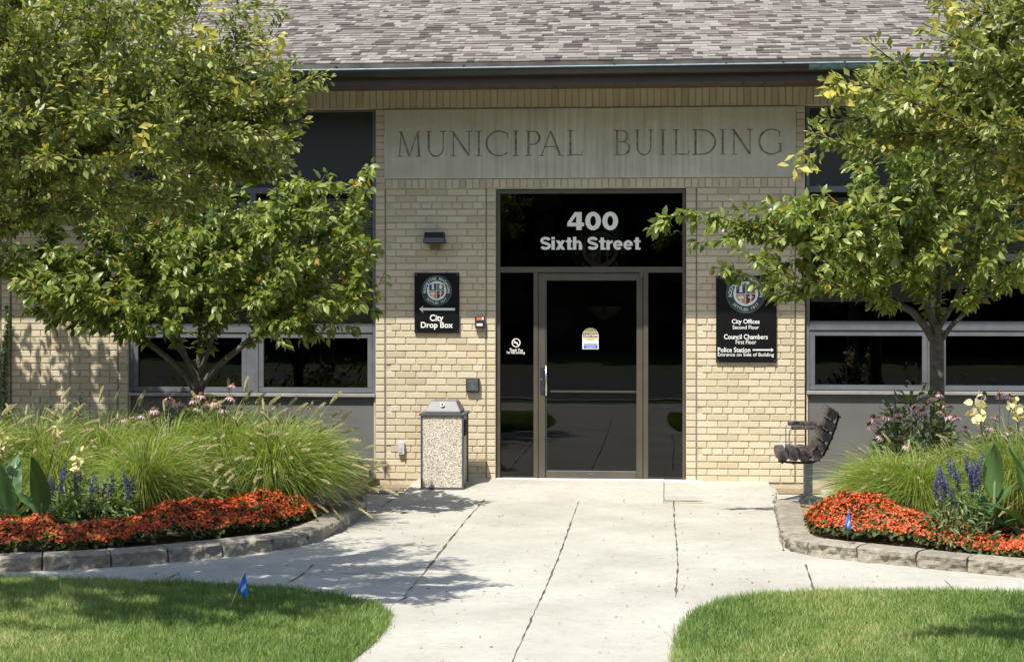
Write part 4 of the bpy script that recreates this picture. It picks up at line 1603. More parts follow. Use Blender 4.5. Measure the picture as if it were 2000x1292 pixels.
pc = CP(575, 1150)
ch = thing("pedestal_chair", "dark slatted outdoor seat on a single steel post facing the entrance", "chair", (pc[0], (yc0 + yc1) / 2, ZG))
SL = [((238, 672), 118, 130, -4), ((370, 668), 112, 140, 4), ((503, 675), 112, 150, 2), ((640, 660), 118, 140, -38),
      ((700, 570), 108, 125, -62), ((757, 448), 105, 130, -64), ((803, 318), 108, 138, -63), ((838, 180), 108, 130, -62)]


def rrect(cx, cz, w, h, ang, r):
    pts = []
    for sx_, sz_, a0 in ((1, -1, -90), (1, 1, 0), (-1, 1, 90), (-1, -1, 180)):
        for t in (0, 30, 60, 90):
            a = math.radians(a0 + t)
            pts.append((sx_ * (w / 2 - r) + r * math.cos(a), sz_ * (h / 2 - r) + r * math.sin(a)))
    ca, sa = math.cos(ang), math.sin(ang)
    return [(cx + p[0] * ca - p[1] * sa, cz + p[0] * sa + p[1] * ca) for p in pts]


px2m = kk / 6.15
for i, ((a, b), w, h, ang) in enumerate(SL):
    cx, cz = CP(a, b)
    mb = MB()
    mb.prism_y(rrect(cx, cz, w * px2m, h * px2m * .93, -math.radians(ang), 0.022), yc0, yc1)
    mb.build("seat_plank" if i < 4 else "back_plank", M['plank'], ch)
FRM = [(190, 742), (300, 758), (450, 765), (600, 762), (660, 735), (735, 672), (770, 600), (825, 480), (870, 360), (915, 225), (905, 165)]
for y in (yc0 + .06, yc1 - .10):
    mb = MB()
    mb.tube([(CP(a, b)[0], y, CP(a, b)[1]) for a, b in FRM], 0.011, 8)
    for a, b in ((235, 765), (370, 772), (680, 735), (785, 595), (835, 470), (880, 345), (930, 215)):
        cx, cz = CP(a, b)
        mb.tube([(cx - .008, y, cz + .006), (cx + .010, y, cz - .006)], 0.009, 8)
    mb.build("support_strap", M['steelblack'], ch)
for y, (ax, az, bx, bz) in ((yc0 + .02, (340, 335, 720, 335)), (yc1 - .08, (340, 335, 700, 335))):
    mb = MB()
    (xa_, za_), (xb_, zb_) = CP(ax, az), CP(bx, bz)
    mb.box(xa_, xb_, y - .03, y + .03, za_ - .018, za_ + .020)
    arm = mb.build("armrest", M['plank'], ch, bevel=0.01)
    mb = MB()
    x2, z2 = CP(318, 600)
    x3, z3 = CP(345, 360)
    mb.tube([(x2, y, z2 - .06), (x2, y, z3 - .02), (x3 - .008, y, z3), (x3 + .02, y, z3)], 0.0045, 7)
    mb.build("armrest_rod", M['chrome'], arm)
mb = MB()
xp0, xp1 = CP(525, 0)[0], CP(615, 0)[0]
ym = (yc0 + yc1) / 2
mb.box(xp0 - .006, xp1 + .006, ym - .05, ym + .05, ZG + .0, CP(0, 765)[1])
post = mb.build("post", M['pole'], ch, bevel=0.006)
mb = MB()
for dx, dy in ((-.30, -.26), (-.30, .22), (.24, -.2), (.24, .2)):
    mb.tube([((xp0 + xp1) / 2, ym, ZG + .10), ((xp0 + xp1) / 2 + dx * .5, ym + dy * .5, ZG + .05), ((xp0 + xp1) / 2 + dx, ym + dy, ZG + .012)], [.022, .018, .014], 8)
    mb.build("foot", M['pole'], ch, smooth=True)
    mb = MB()


# ==================================================================== PLANT BEDS AND EDGING
def resample(pts, step):
    out = [Vector(pts[0])]
    acc = 0
    for a, b in zip(pts[:-1], pts[1:]):
        a, b = Vector(a), Vector(b)
        l = (b - a).length
        t = step - acc
        while t <= l:
            out.append(a.lerp(b, t / l))
            t += step
        acc = (acc + l) % step if l else acc
        acc = l - (t - step)
    return out


def smooth_path(pts, it=3):
    for _ in range(it):
        q = [pts[0]]
        for a, b in zip(pts[:-1], pts[1:]):
            q += [a.lerp(b, .25), a.lerp(b, .75)]
        q.append(pts[-1])
        pts = q
    return pts


EZ = 0.108


def edging(px, label, block, dep, first):
    path = smooth_path([G(u, v) for u, v in px], 3)
    fine = resample(path, 0.02)
    t = thing("stone_edging", label, "garden edging", fine[len(fine) // 2], "low block edgings round the flower beds")
    k = max(3, int(block / 0.02))
    nrm = []
    for i in range(len(fine)):
        d = (fine[min(i + 3, len(fine) - 1)] - fine[max(i - 3, 0)]).normalized()
        nrm.append(Vector((-d.y, d.x, 0)))
    i = 0
    seed = 0
    while i < len(fine) - 2:
        kk_ = min(k + random.choice((-3, -1, 0, 1, 2)), len(fine) - 1 - i)
        mb = MB()
        seed += 1
        rows = 9
        cols = kk_ + 1
        topdz = random.uniform(-.004, .004)
        front, top = [], []
        for c in range(cols):
            p, n_ = fine[i + c], nrm[i + c]
            e = 0.006 if c == 0 else (-0.006 if c == cols - 1 else 0)
            dd = (fine[min(i + c + 1, len(fine) - 1)] - fine[max(i + c - 1, 0)]).normalized()
            p = p + dd * e
            for r_ in range(rows):
                z = ZG - .01 + (EZ + .01 + topdz) * r_ / (rows - 1)
                q = p + Vector((0, 0, z - ZG))
                bul = 0.024 * noise.noise((q.x * 9, q.y * 9, q.z * 14 + seed)) + 0.018 * noise.noise((q.x * 25, q.y * 25, q.z * 30))
                edge = 0.014 * (1 if c in (0, cols - 1) else 0) + (0.018 if r_ == rows - 1 else 0)
                q = q + n_ * (edge - bul - 0.01)
                if r_ == rows - 1:
                    q.z += 0.006 * noise.noise((q.x * 20, q.y * 20, 3)) - .004
                front.append(q)
            for r_, dpt in enumerate((0.05, dep * .6, dep)):
                q = p + n_ * dpt + Vector((0, 0, EZ + topdz + 0.002 * noise.noise((q.x * 8, q.y * 8, r_))))
                top.append(q)
            q = p + n_ * dep
            q.z = ZG - .01
            top.append(q)
        allv = []
        for c in range(cols):
            allv += front[c * rows:(c + 1) * rows] + top[c * 4:(c + 1) * 4]
        R = rows + 4
        fs = [(c * R + r_, (c + 1) * R + r_, (c + 1) * R + r_ + 1, c * R + r_ + 1) for c in range(cols - 1) for r_ in range(R - 1)]
        fs += [tuple(reversed(range(R))), tuple((cols - 1) * R + r_ for r_ in range(R))]
        mb.add(allv, fs)
        mb.build("edging_block", M['block'], t)
        i += kk_
    return path


edL_px = [(-420, 1124), (-150, 1121), (0, 1116), (130, 1112), (250, 1105), (350, 1096), (450, 1086), (530, 1076), (590, 1066), (640, 1050), (680, 1027), (705, 1008), (716, 1000)]
edR_px = [(1517, 997), (1521, 1018), (1525, 1045), (1530, 1066), (1545, 1076), (1580, 1084), (1620, 1090), (1700, 1098), (1780, 1106), (1870, 1115), (2000, 1128), (2200, 1146), (2420, 1160)]
pathL = edging(edL_px, "weathered grey block edging curving round the shaded left flower bed", 0.44, 0.19, 0)
pathR = edging(edR_px, "sunlit tan block edging curving round the right flower bed", 0.44, 0.19, 1)
soilz = ZG + 0.10
pts = [tuple((p + Vector((-.06, .06, 0)))[:2]) for p in pathL]
sheet("flower_bed", [(-9.5, 0.02)] + pts[3:-1] + [(X(700, -.9), -0.35), (X(740, 0), -0.0), (X(740, 0), 0.02)], soilz - 0.03, M['soil'])
pts = [tuple((p + Vector((.06, .06, 0)))[:2]) for p in pathR]
sheet("flower_bed", [(X(1640, -.4), 0.02), (X(1640, -1.4), -1.5), (X(1600, -1.8), -1.85)] + pts[2:-1] + [(pts[-1][0], 0.02)], soilz - 0.03, M['mulch'])
# strips of dry mulch along the foot of the wall and old pavers left of the landing
sheet("mulch_strip", [(X(1513, 0) + .01, 0.02), (X(1513, 0) + .01, -0.42), (X(1600, 0), -0.42), (X(1600, 0), 0.02)], ZG + 0.008, M['mulch'])
sheet("mulch_strip", [(X(680, 0), 0.02), (X(680, 0), -0.30), (X(800, 0), -0.30), (X(818, 0), 0.02)], ZG + 0.008, M['mulch'])
mb = MB()
for i in range(9):
    for j in range(4):
        x = X(672, -.6) + i * 0.105 + (0.05 if j % 2 else 0)
        if x + .1 > X(795, -.6) - j * .03:
            continue
        y = -0.34 - j * 0.105
        mb.box(x + .004, x + .099, y - .099, y - .004, ZG - .02, ZG + .018 + random.uniform(-.002, .002))
structure(mb.build("brick_paving", plain("old_paver", (0.16, 0.14, 0.12), 0.9, var=0.3, scale=9, bmp=0.4), bevel=0.004))


# ---- begonias: an uncountable red carpet
def begonias(path, i0, i1, d0, d1, hmax, n, seed, label, hx):
    r = np.random.default_rng(seed)
    fine = resample(path, 0.05)
    P_ = np.array([p[:2] for p in fine])
    T = np.gradient(P_, axis=0)
    T = unit(T)
    Nn = np.stack([-T[:, 1], T[:, 0]], 1)
    parts = []

    def surf(m, jit):
        s = r.uniform(i0, i1, m) * (len(fine) - 1)
        k = s.astype(int)
        w = r.random(m)
        endt = np.minimum(1, np.minimum((s / (len(fine) - 1) - i0), (i1 - s / (len(fine) - 1))) * 18 + .15)
        dd = d0 + (d1 - d0) * w * np.sqrt(endt)
        xy = P_[k] + Nn[k] * dd[:, None] + T[k] * ((s - k) * .05)[:, None]
        lump = np.array([noise.noise((a * 3.6, b * 3.6, seed)) + .6 * noise.noise((a * 8, b * 8, seed)) for a, b in xy])
        prof = np.clip(np.sin(np.pi * np.clip(0.10 + 0.80 * w, 0, 1)), 0, 1) ** 0.6
        z = soilz + hmax * np.interp(xy[:, 0], [X(a, -4.8) for a, b in hx], [b for a, b in hx]) * prof * (0.80 + 0.32 * lump) * np.sqrt(endt) + jit * r.normal(size=m)
        nx = np.stack([-Nn[k][:, 0] * (1 - 1.6 * w), -Nn[k][:, 1] * (1 - 1.6 * w), np.full(m, .75)], 1)
        return np.stack([xy[:, 0], xy[:, 1], np.maximum(z, soilz + .01)], 1), unit(nx + .45 * r.normal(size=(m, 3)))
    # leaves underneath
    m = int(n * 1.25)
    B, Nrm = surf(m, .016)
    B[:, 2] -= .027
    A = np.cross(Nrm, r.normal(size=(m, 3)))
    lf = leaves(B, A, Nrm, r.uniform(.03, .05, m), r.random(m), small=True, wid=1.5)
    # flowers: four broad petals and a yellow eye
    m = n
    B, Nrm = surf(m, .010)
    A0 = unit(np.cross(Nrm, r.normal(size=(m, 3))))
    A1 = np.cross(Nrm, A0)
    tone = np.clip(r.normal(.5, .22, m), 0, .95)
    pet = []
    for q in range(4):
        a = q * np.pi / 2
        d = A0 * np.cos(a) + A1 * np.sin(a)
        sz = r.uniform(.011, .019, m) * (1.0 if q % 2 else .82)
        pet.append(leaves(B, d + Nrm * .35, Nrm - d * .35, sz, tone, small=True, wid=1.75))
    pet.append(leaves(B + Nrm * .004, A0, Nrm, np.full(m, .006), np.full(m, 1.0), small=True, wid=1.6))
    o = mesh_obj("begonia_carpet", None or np_mesh("begonia_carpet", *merge(pet)[:2], M['begonia'], merge(pet)[2]))
    o["kind"] = "stuff"
    o["label"] = label
    V, F_, R_ = lf
    c = mesh_obj("begonia_foliage", np_mesh("begonia_foliage", V, F_, M['begonialeaf'], R_))
    c["kind"] = "stuff"
    return o


begonias(pathL, 0.10, 0.815, 0.20, 0.85, 0.27, 11000, 21, "band of red begonias in the shaded left bed", [(0, .95), (90, .9), (180, .55), (260, .75), (310, 1.15), (400, .95), (560, .95)])
begonias(pathR, 0.25, 1.0, 0.20, 1.0, 0.31, 12000, 22, "band of bright orange red begonias in the sunlit right bed", [(1590, .6), (1640, .95), (1760, 1.0), (1840, .7), (1890, .45), (2100, .4)])


# ---- plants
def bed_ground(x, y):
    return soilz - 0.03


def fountain_mesh(h, reach, nb, seed, wind=0.0):
    r = np.random.default_rng(seed)
    az = r.uniform(0, 2 * np.pi, nb)
    k = 7
    t = np.linspace(0, 1, k)
    rad = np.sqrt(r.random(nb))
    out = reach * (0.25 + 0.95 * rad) * r.uniform(.75, 1.1, nb)
    hh = h * r.uniform(.62, 1.05, nb) * (1.0 - .28 * rad ** 2)
    fall = r.uniform(.15, .75, nb) * (0.35 + .75 * rad)
    d = np.stack([np.cos(az), np.sin(az), np.zeros(nb)], 1)
    b = d * (r.random(nb) * .14)[:, None]
    zc = hh[:, None] * (1.55 * t[None] - (0.55 + fall[:, None]) * t[None] ** 2.4)
    C = b[:, None] + d[:, None] * (out[:, None] * t[None] ** 1.65)[:, :, None] + np.array([0, 0, 1.0]) * zc[:, :, None]
    C[:, :, 0] += wind * (t ** 2)[None] * h
    wob = r.normal(0, .02, (nb, 2))
    C[:, :, :2] += wob[:, None] * (t ** 2)[None, :, None]
    wv = np.stack([-np.sin(az), np.cos(az), np.zeros(nb)], 1) + r.normal(0, .5, (nb, 3))
    wv = unit(wv)
    W = wv[:, None] * (np.array([.0022, .0026, .0026, .0023, .0018, .0012, .0003])[None, :, None])
    C[:, :, 2] = np.maximum(C[:, :, 2], .012)
    return ribbons(C, W, np.clip(r.normal(.5, .22, nb), 0, 1))


def seedhead_mesh(seed, L, bend):
    """an arching stalk with a soft bristly spike, base at the origin, leaning to +x"""
    r = np.random.default_rng(seed)
    k = 9
    t = np.linspace(0, 1, k)
    th = 0.08 + bend * t ** 1.6
    seg = L / (k - 1)
    x = np.concatenate([[0], np.cumsum(np.sin(th[1:]) * seg)])
    z = np.concatenate([[0], np.cumsum(np.cos(th[1:]) * seg)])
    C = np.stack([x, np.zeros(k), z], 1)
    st = ribbons(np.stack([C, C]), np.stack([np.tile([0, .0013, 0], (k, 1)), np.tile([.0013, 0, 0], (k, 1))]), np.array([.2, .2]))
    dirv = unit((C[-1] - C[-2])[None])[0]
    sl_ = 0.135
    nbr = 330
    s = r.random(nbr)
    prof = np.sin(np.pi * np.clip(.08 + .88 * s, 0, 1)) ** .6
    dr_ = dirv + np.array([.35, 0, -.45]) * 0.6
    base = C[-1] + dirv * (s * sl_ * .6)[:, None] + dr_ * (s ** 2 * sl_ * .4)[:, None]
    a = r.uniform(0, 2 * np.pi, nbr)
    u_ = unit(np.cross(dirv, [0, 1, .1])[None])[0]
    w_ = np.cross(dirv, u_)
    rad = u_ * np.cos(a)[:, None] + w_ * np.sin(a)[:, None]
    A = dirv * .75 + rad * .8
    br = leaves(base, A, rad, r.uniform(.014, .026, nbr) * (.4 + .6 * prof), r.uniform(.2, 1, nbr), small=True, wid=.5)
    V, F_, R_ = merge([st, br])
    me = np_mesh("seed_head", V, F_, M['seed'], R_)
    return me


SEEDS = [seedhead_mesh(100 + i, L, b) for i, (L, b) in enumerate(((.86, .9), (.92, .6), (.78, 1.25), (.95, .35), (.82, 1.5), (.7, 1.1)))]
FM = {}


def fountain_grass(u, y, h, reach, nseed, label, seed, wind=0.12, bias=0.0):
    p = P(u, 900, y)
    t = thing("fountain_grass", label, "ornamental grass", (p.x, y, soilz - .03), "fountain grass clumps in the flower beds")
    V, F_, R_ = fountain_mesh(h, reach, 3100, seed, wind)
    mesh_obj("foliage", np_mesh("foliage", V, F_, M['fountain'], R_), t)
    r = np.random.default_rng(seed + 500)
    for i in range(nseed):
        o = mesh_obj("seed_head", SEEDS[r.integers(len(SEEDS))], t)
        a = r.normal(bias, 1.5)
        o.location = (r.normal(0, .05), r.normal(0, .05), 0)
        s = h / .95 * r.uniform(.72, 1.0)
        o.scale = (s, s, s)
        tl_ = abs(r.normal(.1, .38))
        o.rotation_euler = (r.normal(0, .16), tl_, a)
    return t


GL = [(-60, -3.3, .92, .55, 22, "fountain grass clump cut by the left edge of the photo"),
      (70, -2.9, .95, .55, 30, "fountain grass clump behind the canna leaves"),
      (205, -2.75, .93, .55, 28, "fountain grass clump behind the dark blue salvia"),
      (330, -3.0, .95, .55, 24, "fountain grass clump in front of the left tree trunk"),
      (440, -2.9, 1.0, .58, 34, "fountain grass clump just right of the left tree trunk"),
      (535, -3.05, .97, .6, 40, "sunlit fountain grass clump at the middle of the grey panel"),
      (566, -2.85, .84, .52, 34, "rightmost clump of the left bed, its seed heads leaning over the edging"),
      (115, -3.3, .72, .45, 10, "fountain grass clump between the two canna plants and the salvia"),
      (285, -3.55, .80, .5, 14, "low fountain grass clump just behind the begonias below the left tree"),
      (420, -2.0, .95, .5, 14, "fountain grass clump tucked against the left tree trunk")]
for i, (u, y, h, re, ns, lb) in enumerate(GL):
    fountain_grass(u, y, h * 1.12, re, int(ns * 2.0), lb, 40 + i, 0.09, 0.0)
GR = [(1735, -2.9, .68, .48, 16, "fountain grass clump beside the pedestal chair post"),
      (1790, -3.1, .68, .52, 16, "fountain grass clump behind the red begonias below the coneflowers"),
      (1880, -2.9, .70, .5, 16, "fountain grass clump behind the violet salvia"),
      (1985, -3.0, .92, .55, 16, "taller fountain grass clump behind the right canna"),
      (2080, -3.1, .9, .55, 12, "fountain grass clump cut by the right edge of the photo")]
for i, (u, y, h, re, ns, lb) in enumerate(GR):
    fountain_grass(u, y, h * 1.08, re, int(ns * 2.2), lb, 60 + i, -0.05, 2.6)


def coneflower_head():
    mb = MB()
    n = 10
    vs, fs = [], []
    for i in range(4):
        t = i / 3 * math.pi / 2
        for k in range(n):
            a = 2 * math.pi * k / n
            vs.append((.021 * math.cos(t) * math.cos(a), .021 * math.cos(t) * math.sin(a), .025 * math.sin(t)))
    for i in range(3):
        for k in range(n):
            fs.append((i * n + k, i * n + (k + 1) % n, (i + 1) * n + (k + 1) % n, (i + 1) * n + k))
    mb.add(vs, fs, 0)
    for k in range(13):
        a = 2 * math.pi * k / 13 + random.uniform(-.1, .1)
        ca, sa = math.cos(a), math.sin(a)
        w = .0062
        dr = random.uniform(.5, 1.0)
        prof = [(.013, 0, .5), (.028, -.008 * dr, 1.0), (.042, -.026 * dr, .9), (.047, -.040 * dr, .35)]
        L = []
        for rr, zz_, ww in prof:
            L += [(rr * ca - w * ww * sa, rr * sa + w * ww * ca, zz_), (rr * ca + w * ww * sa, rr * sa - w * ww * ca, zz_)]
        mb.add(L, [(0, 1, 3, 2), (2, 3, 5, 4), (4, 5, 7, 6)], 1)
    me = bpy.data.meshes.new("flower_head")
    me.from_pydata(mb.v, [], mb.f)
    me.materials.append(M['cone'])
    me.materials.append(M['pink'])
    me.polygons.foreach_set("material_index", mb.m)
    at = me.attributes.new("rnd", 'FLOAT', 'POINT')
    at.data.foreach_set("value", [random.random() for _ in me.vertices])
    me.update()
    return me


CH = [coneflower_head() for _ in range(3)]


def herb(B, r, n, spread, h, size, wid=.8, z0=0.0):
    """leaves of a bushy plant through a rounded volume"""
    a = r.uniform(0, 2 * np.pi, n)
    q = np.sqrt(r.random(n)) * spread
    z = h * (z0 + (1 - z0) * r.random(n) ** .8) * np.sqrt(np.clip(1 - (q / (spread * 1.15)) ** 2, 0, 1))
    pos = np.stack([q * np.cos(a), q * np.sin(a), z + .02], 1)
    d = np.stack([np.cos(a), np.sin(a), r.uniform(-.3, .8, n)], 1) + .6 * r.normal(size=(n, 3))
    nn = np.tile([0, 0, 1.0], (n, 1)) + .5 * r.normal(size=(n, 3))
    return leaves(pos, d, nn, r.uniform(.6, 1.2, n) * size, r.random(n), small=False, wid=wid)


def coneflower(u, y, heads, spread, hfol, label, seed, nl=220):
    p = P(u, 900, y)
    base = Vector((p.x, y, soilz - .03))
    t = thing("coneflower", label, "flower plant", base, "pink coneflowers in the flower beds")
    r = np.random.default_rng(seed)
    V, F_, R_ = herb(None, r, nl * 2, spread, hfol, .10, .62, .35)
    mesh_obj("foliage", np_mesh("foliage", V, F_, M['green'], R_), t)
    sm = MB()
    for (hu, hv) in heads:
        q = P(hu, hv, y - .24 + r.normal(0, .08))
        b = base + Vector((r.normal(0, .05), r.normal(0, .05), 0))
        mid = b.lerp(q, .55) + Vector((0, 0, .06))
        sm.tube([b, mid, q], [.004, .003, .0025], 5)
        o = mesh_obj("flower_head", CH[r.integers(3)], t)
        o.location = q - base
        s = r.uniform(.85, 1.15)
        o.scale = (s, s, s)
        o.rotation_euler = (r.normal(0.25, .25), r.normal(0, .3), r.uniform(0, 6))
    sm.build("stem", M['stem'], t)
    return t


coneflower(400, -2.5, [(330, 778), (345, 783), (362, 790), (378, 781), (386, 797), (392, 771), (404, 788), (420, 784), (437, 797), (452, 776), (455, 752), (470, 800), (300, 800), (280, 812)], .3, 1.0,
           "pale pink coneflowers rising before the left tree trunk", 71, 240)
coneflower(220, -2.3, [(222, 818), (240, 817), (262, 815), (310, 815), (205, 830)], .25, .65, "low pink coneflowers half hidden in the left grass", 72, 160)
coneflower(1790, -2.35, [(1698, 828), (1705, 814), (1732, 812), (1728, 840), (1757, 818), (1768, 844), (1775, 824), (1785, 795), (1786, 810), (1800, 802), (1812, 789), (1806, 812), (1822, 775), (1833, 770), (1838, 805), (1845, 790), (1850, 812),
                         (1760, 850), (1720, 850), (1772, 870), (1798, 770), (1752, 806), (1866, 815), (1835, 835), (1855, 855)], .36, 1.08, "bushy pink coneflower with many brown cones below the right tree", 73, 420)
coneflower(1950, -2.4, [(1922, 770), (1952, 768), (1975, 772), (1945, 815), (1972, 840), (1910, 850), (1885, 836), (1995, 800), (1935, 835)], .3, .7, "loose coneflower patch behind the yellow cannas at right", 74, 180)


def canna_leaf(me_name, L, w, lean, az, z0, seed):
    """a broad paddle leaf with a folded midrib and drooping tip"""
    r = random.Random(seed)
    nU, nV = 9, 4
    vs, fs = [], []
    droop = r.uniform(.2, .7)
    for i in range(nU):
        t = i / (nU - 1)
        ww = w * math.sin(math.pi * min(1, .06 + .94 * t) ** .8) ** .75 if t < 1 else 0
        ww = max(ww, .002)
        ang = lean + droop * t * t
        cx, cz = (t * L * math.sin(lean + droop * t * .6)), (z0 + t * L * math.cos(lean + droop * t * .6))
        for j in range(-nV, nV + 1):
            s = j / nV
            fold = .30 * abs(s) * ww + .012 * math.sin(9 * t + 5 * s) * abs(s)
            x = cx - fold * math.cos(ang)
            z = cz + fold * math.sin(ang)
            y = s * ww
            vs.append((x * math.cos(az) - y * math.sin(az), x * math.sin(az) + y * math.cos(az), z))
    W = 2 * nV + 1
    for i in range(nU - 1):
        for j in range(W - 1):
            fs.append((i * W + j, i * W + j + 1, (i + 1) * W + j + 1, (i + 1) * W + j))
    return vs, fs


def canna(u, y, lv, flowers, label, seed, hs=.5):
    p = P(u, 900, y)
    base = Vector((p.x, y, soilz - .03))
    t = thing("canna", label, "canna lily", base, "yellow cannas in the flower beds")
    r = random.Random(seed)
    for (L, w, lean, az, z0) in lv:
        vs, fs = canna_leaf("leaf", L, w, lean, math.radians(az), z0, r.random())
        mb = MB()
        mb.add([Vector(v) + base for v in vs], fs)
        o = mb.build("leaf", M['canna'], t, smooth=True)
        at = o.data.attributes.new("rnd", 'FLOAT', 'POINT')
        tn = r.random()
        at.data.foreach_set("value", [tn] * len(o.data.vertices))
    mb = MB()
    mb.tube([base, base + Vector((.01, 0, hs))], [.016, .011], 8)
    mb.build("stem", M['stem'], t, smooth=True)
    for (fu, fv, s) in flowers:
        q = P(fu, fv, y)
        mb = MB()
        mb.tube([base + Vector((0, 0, hs * .8)), base.lerp(q, .8) + Vector((0, 0, .05)), q], [.008, .006, .005], 6)
        stk = mb.build("flower_stalk", M['stem'], t)
        rr = np.random.default_rng(int(fu))
        n = 26
        B = np.array(q) + rr.normal(size=(n, 3)) * np.array([.022, .022, .055]) * s
        A = rr.normal(size=(n, 3)) + np.array([0, 0, .2])
        V, F_, R_ = leaves(B, A, rr.normal(size=(n, 3)), rr.uniform(.045, .075, n) * s, rr.random(n), small=False, wid=1.5)
        V = V - np.array(base)
        mesh_obj("flower", np_mesh("flower", V, F_, M['cannaflower'], R_, True), stk)
    return t


canna(18, -4.45, [(.52, .085, .10, 95, .18), (.50, .08, .16, 250, .15), (.45, .08, .65, 185, .10), (.42, .07, .8, -20, .12), (.40, .07, 1.0, 240, .08)],
      [(2, 868, .9)], "dark canna with upright leaves at the left edge of the photo", 81, .35)
canna(80, -4.75, [(.50, .075, .06, 270, .22), (.42, .07, .75, 10, .16), (.40, .07, 1.0, -30, .12), (.42, .06, .9, 200, .10), (.34, .06, .5, 170, .16)],
      [(109, 855, 1.0), (153, 903, .75)], "canna with two pale yellow blooms in the left bed", 82, .38)
canna(1940, -4.5, [(.42, .075, .02, 265, .40), (.34, .06, .45, 10, .30), (.36, .06, .75, 190, .20), (.36, .07, .8, -10, .12), (.34, .06, 1.0, 215, .05), (.32, .06, .6, 130, .25)],
      [(1912, 800, 1.0)], "canna with upright grey green leaf and tall yellow bloom beside the violet salvia", 83, .55)
canna(2005, -4.55, [(.46, .08, .15, 200, .34), (.42, .075, .7, 195, .18), (.40, .07, .9, 150, .10), (.4, .07, .5, 20, .2)],
      [(1985, 800, .95)], "canna with yellow bloom at the right edge of the photo", 84, .5)


def spike_mesh(seed):
    r = np.random.default_rng(seed)
    n = 150
    s = r.random(n)
    a = r.uniform(0, 2 * np.pi, n)
    rad = np.stack([np.cos(a), np.sin(a), np.full(n, .35)], 1)
    B = np.stack([np.zeros(n), np.zeros(n), .02 + s * .15], 1) + np.stack([np.cos(a), np.sin(a), np.zeros(n)], 1) * .004
    V, F_, R_ = leaves(B, rad, np.tile([0, 0, 1.0], (n, 1)) + .4 * r.normal(size=(n, 3)), (.022 - .013 * s), r.random(n), small=True, wid=1.2)
    return np_mesh("flower_spike", V, F_, M['salvia'], R_)


SP = [spike_mesh(i) for i in range(3)]


def salvia(u, y, spikes, spread, h, label, seed, mat='salvia_leaf'):
    p = P(u, 900, y)
    base = Vector((p.x, y, soilz - .03))
    t = thing("salvia", label, "salvia", base, "violet salvias in the flower beds")
    r = np.random.default_rng(seed)
    V, F_, R_ = herb(None, r, 520, spread, h, .07, .62, .1)
    mesh_obj("foliage", np_mesh("foliage", V, F_, M[mat], R_), t)
    sm = MB()
    for (su, sv) in spikes:
        q = P(su, sv, y + r.normal(0, .07))
        q.z -= .08
        b = base + Vector(((q.x - base.x) * .6, r.normal(0, .05), .05))
        sm.tube([b, q, q + Vector((0, 0, .10))], [.003, .0025, .002], 5)
        o = mesh_obj("flower_spike", SP[r.integers(3)], t)
        o.location = q - base
        o.rotation_euler = (r.normal(0, .1), r.normal(0, .1), r.uniform(0, 6))
    sm.build("stem", M['stem'], t)
    return t


salvia(170, -4.3, [(97, 945), (103, 960), (119, 935), (120, 950), (148, 937), (150, 955), (157, 925), (175, 945), (192, 950), (202, 948), (218, 945), (212, 962), (248, 935), (252, 958), (260, 950), (178, 972), (126, 920)], .38, .46,
       "dark violet salvia in the shaded left bed", 91, 'green')
salvia(1875, -4.5, [(1829, 935), (1831, 958), (1840, 930), (1845, 945), (1852, 955), (1856, 912), (1866, 920), (1871, 942), (1862, 975), (1890, 908), (1895, 925), (1903, 918), (1908, 940), (1908, 905), (1915, 930), (1925, 915), (1897, 945), (1843, 965)], .26, .40,
       "bright violet salvia in the sunny right bed", 92)


def shrub(u, y, h, spread, n, label, seed, name="weed"):
    p = P(u, 900, y)
    base = Vector((p.x, y, soilz - .03))
    t = thing(name, label, "plant", base, "feathery plants among the grasses")
    r = np.random.default_rng(seed)
    sm = MB()
    Bs, As = [], []
    for i in range(7):
        a = r.uniform(0, 6.28)
        tip = base + Vector((spread * math.cos(a) * r.uniform(.3, 1), spread * .6 * math.sin(a), h * r.uniform(.7, 1)))
        sm.tube([base, base.lerp(tip, .5) + Vector((0, 0, .06)), tip], [.005, .003, .0015], 5)
        for k in range(n // 7):
            s = r.uniform(.35, 1)
            q = base.lerp(tip, s)
            Bs.append(np.array(q) - np.array(base) + r.normal(0, .03, 3))
            As.append(r.normal(size=3) + np.array([0, 0, .3]))
    sm.build("stem", M['stem'], t)
    V, F_, R_ = leaves(np.array(Bs), np.array(As), r.normal(size=(len(Bs), 3)) + [0, 0, 1], r.uniform(.02, .045, len(Bs)), r.random(len(Bs)), small=True, wid=.45)
    mesh_obj("foliage", np_mesh("foliage", V, F_, M['green'], R_), t)


shrub(325, -2.3, 1.12, .22, 420, "light green feathery plant before the left window sill", 301)
shrub(130, -0.6, .95, .25, 420, "dark spindly plant against the shaded brick wall", 302)
shrub(1745, -2.5, .98, .2, 300, "yellow green feathery plant beside the bushy coneflower", 303)
shrub(565, -2.2, 1.02, .2, 220, "thin feathery plant before the grey panel of the left window", 304)

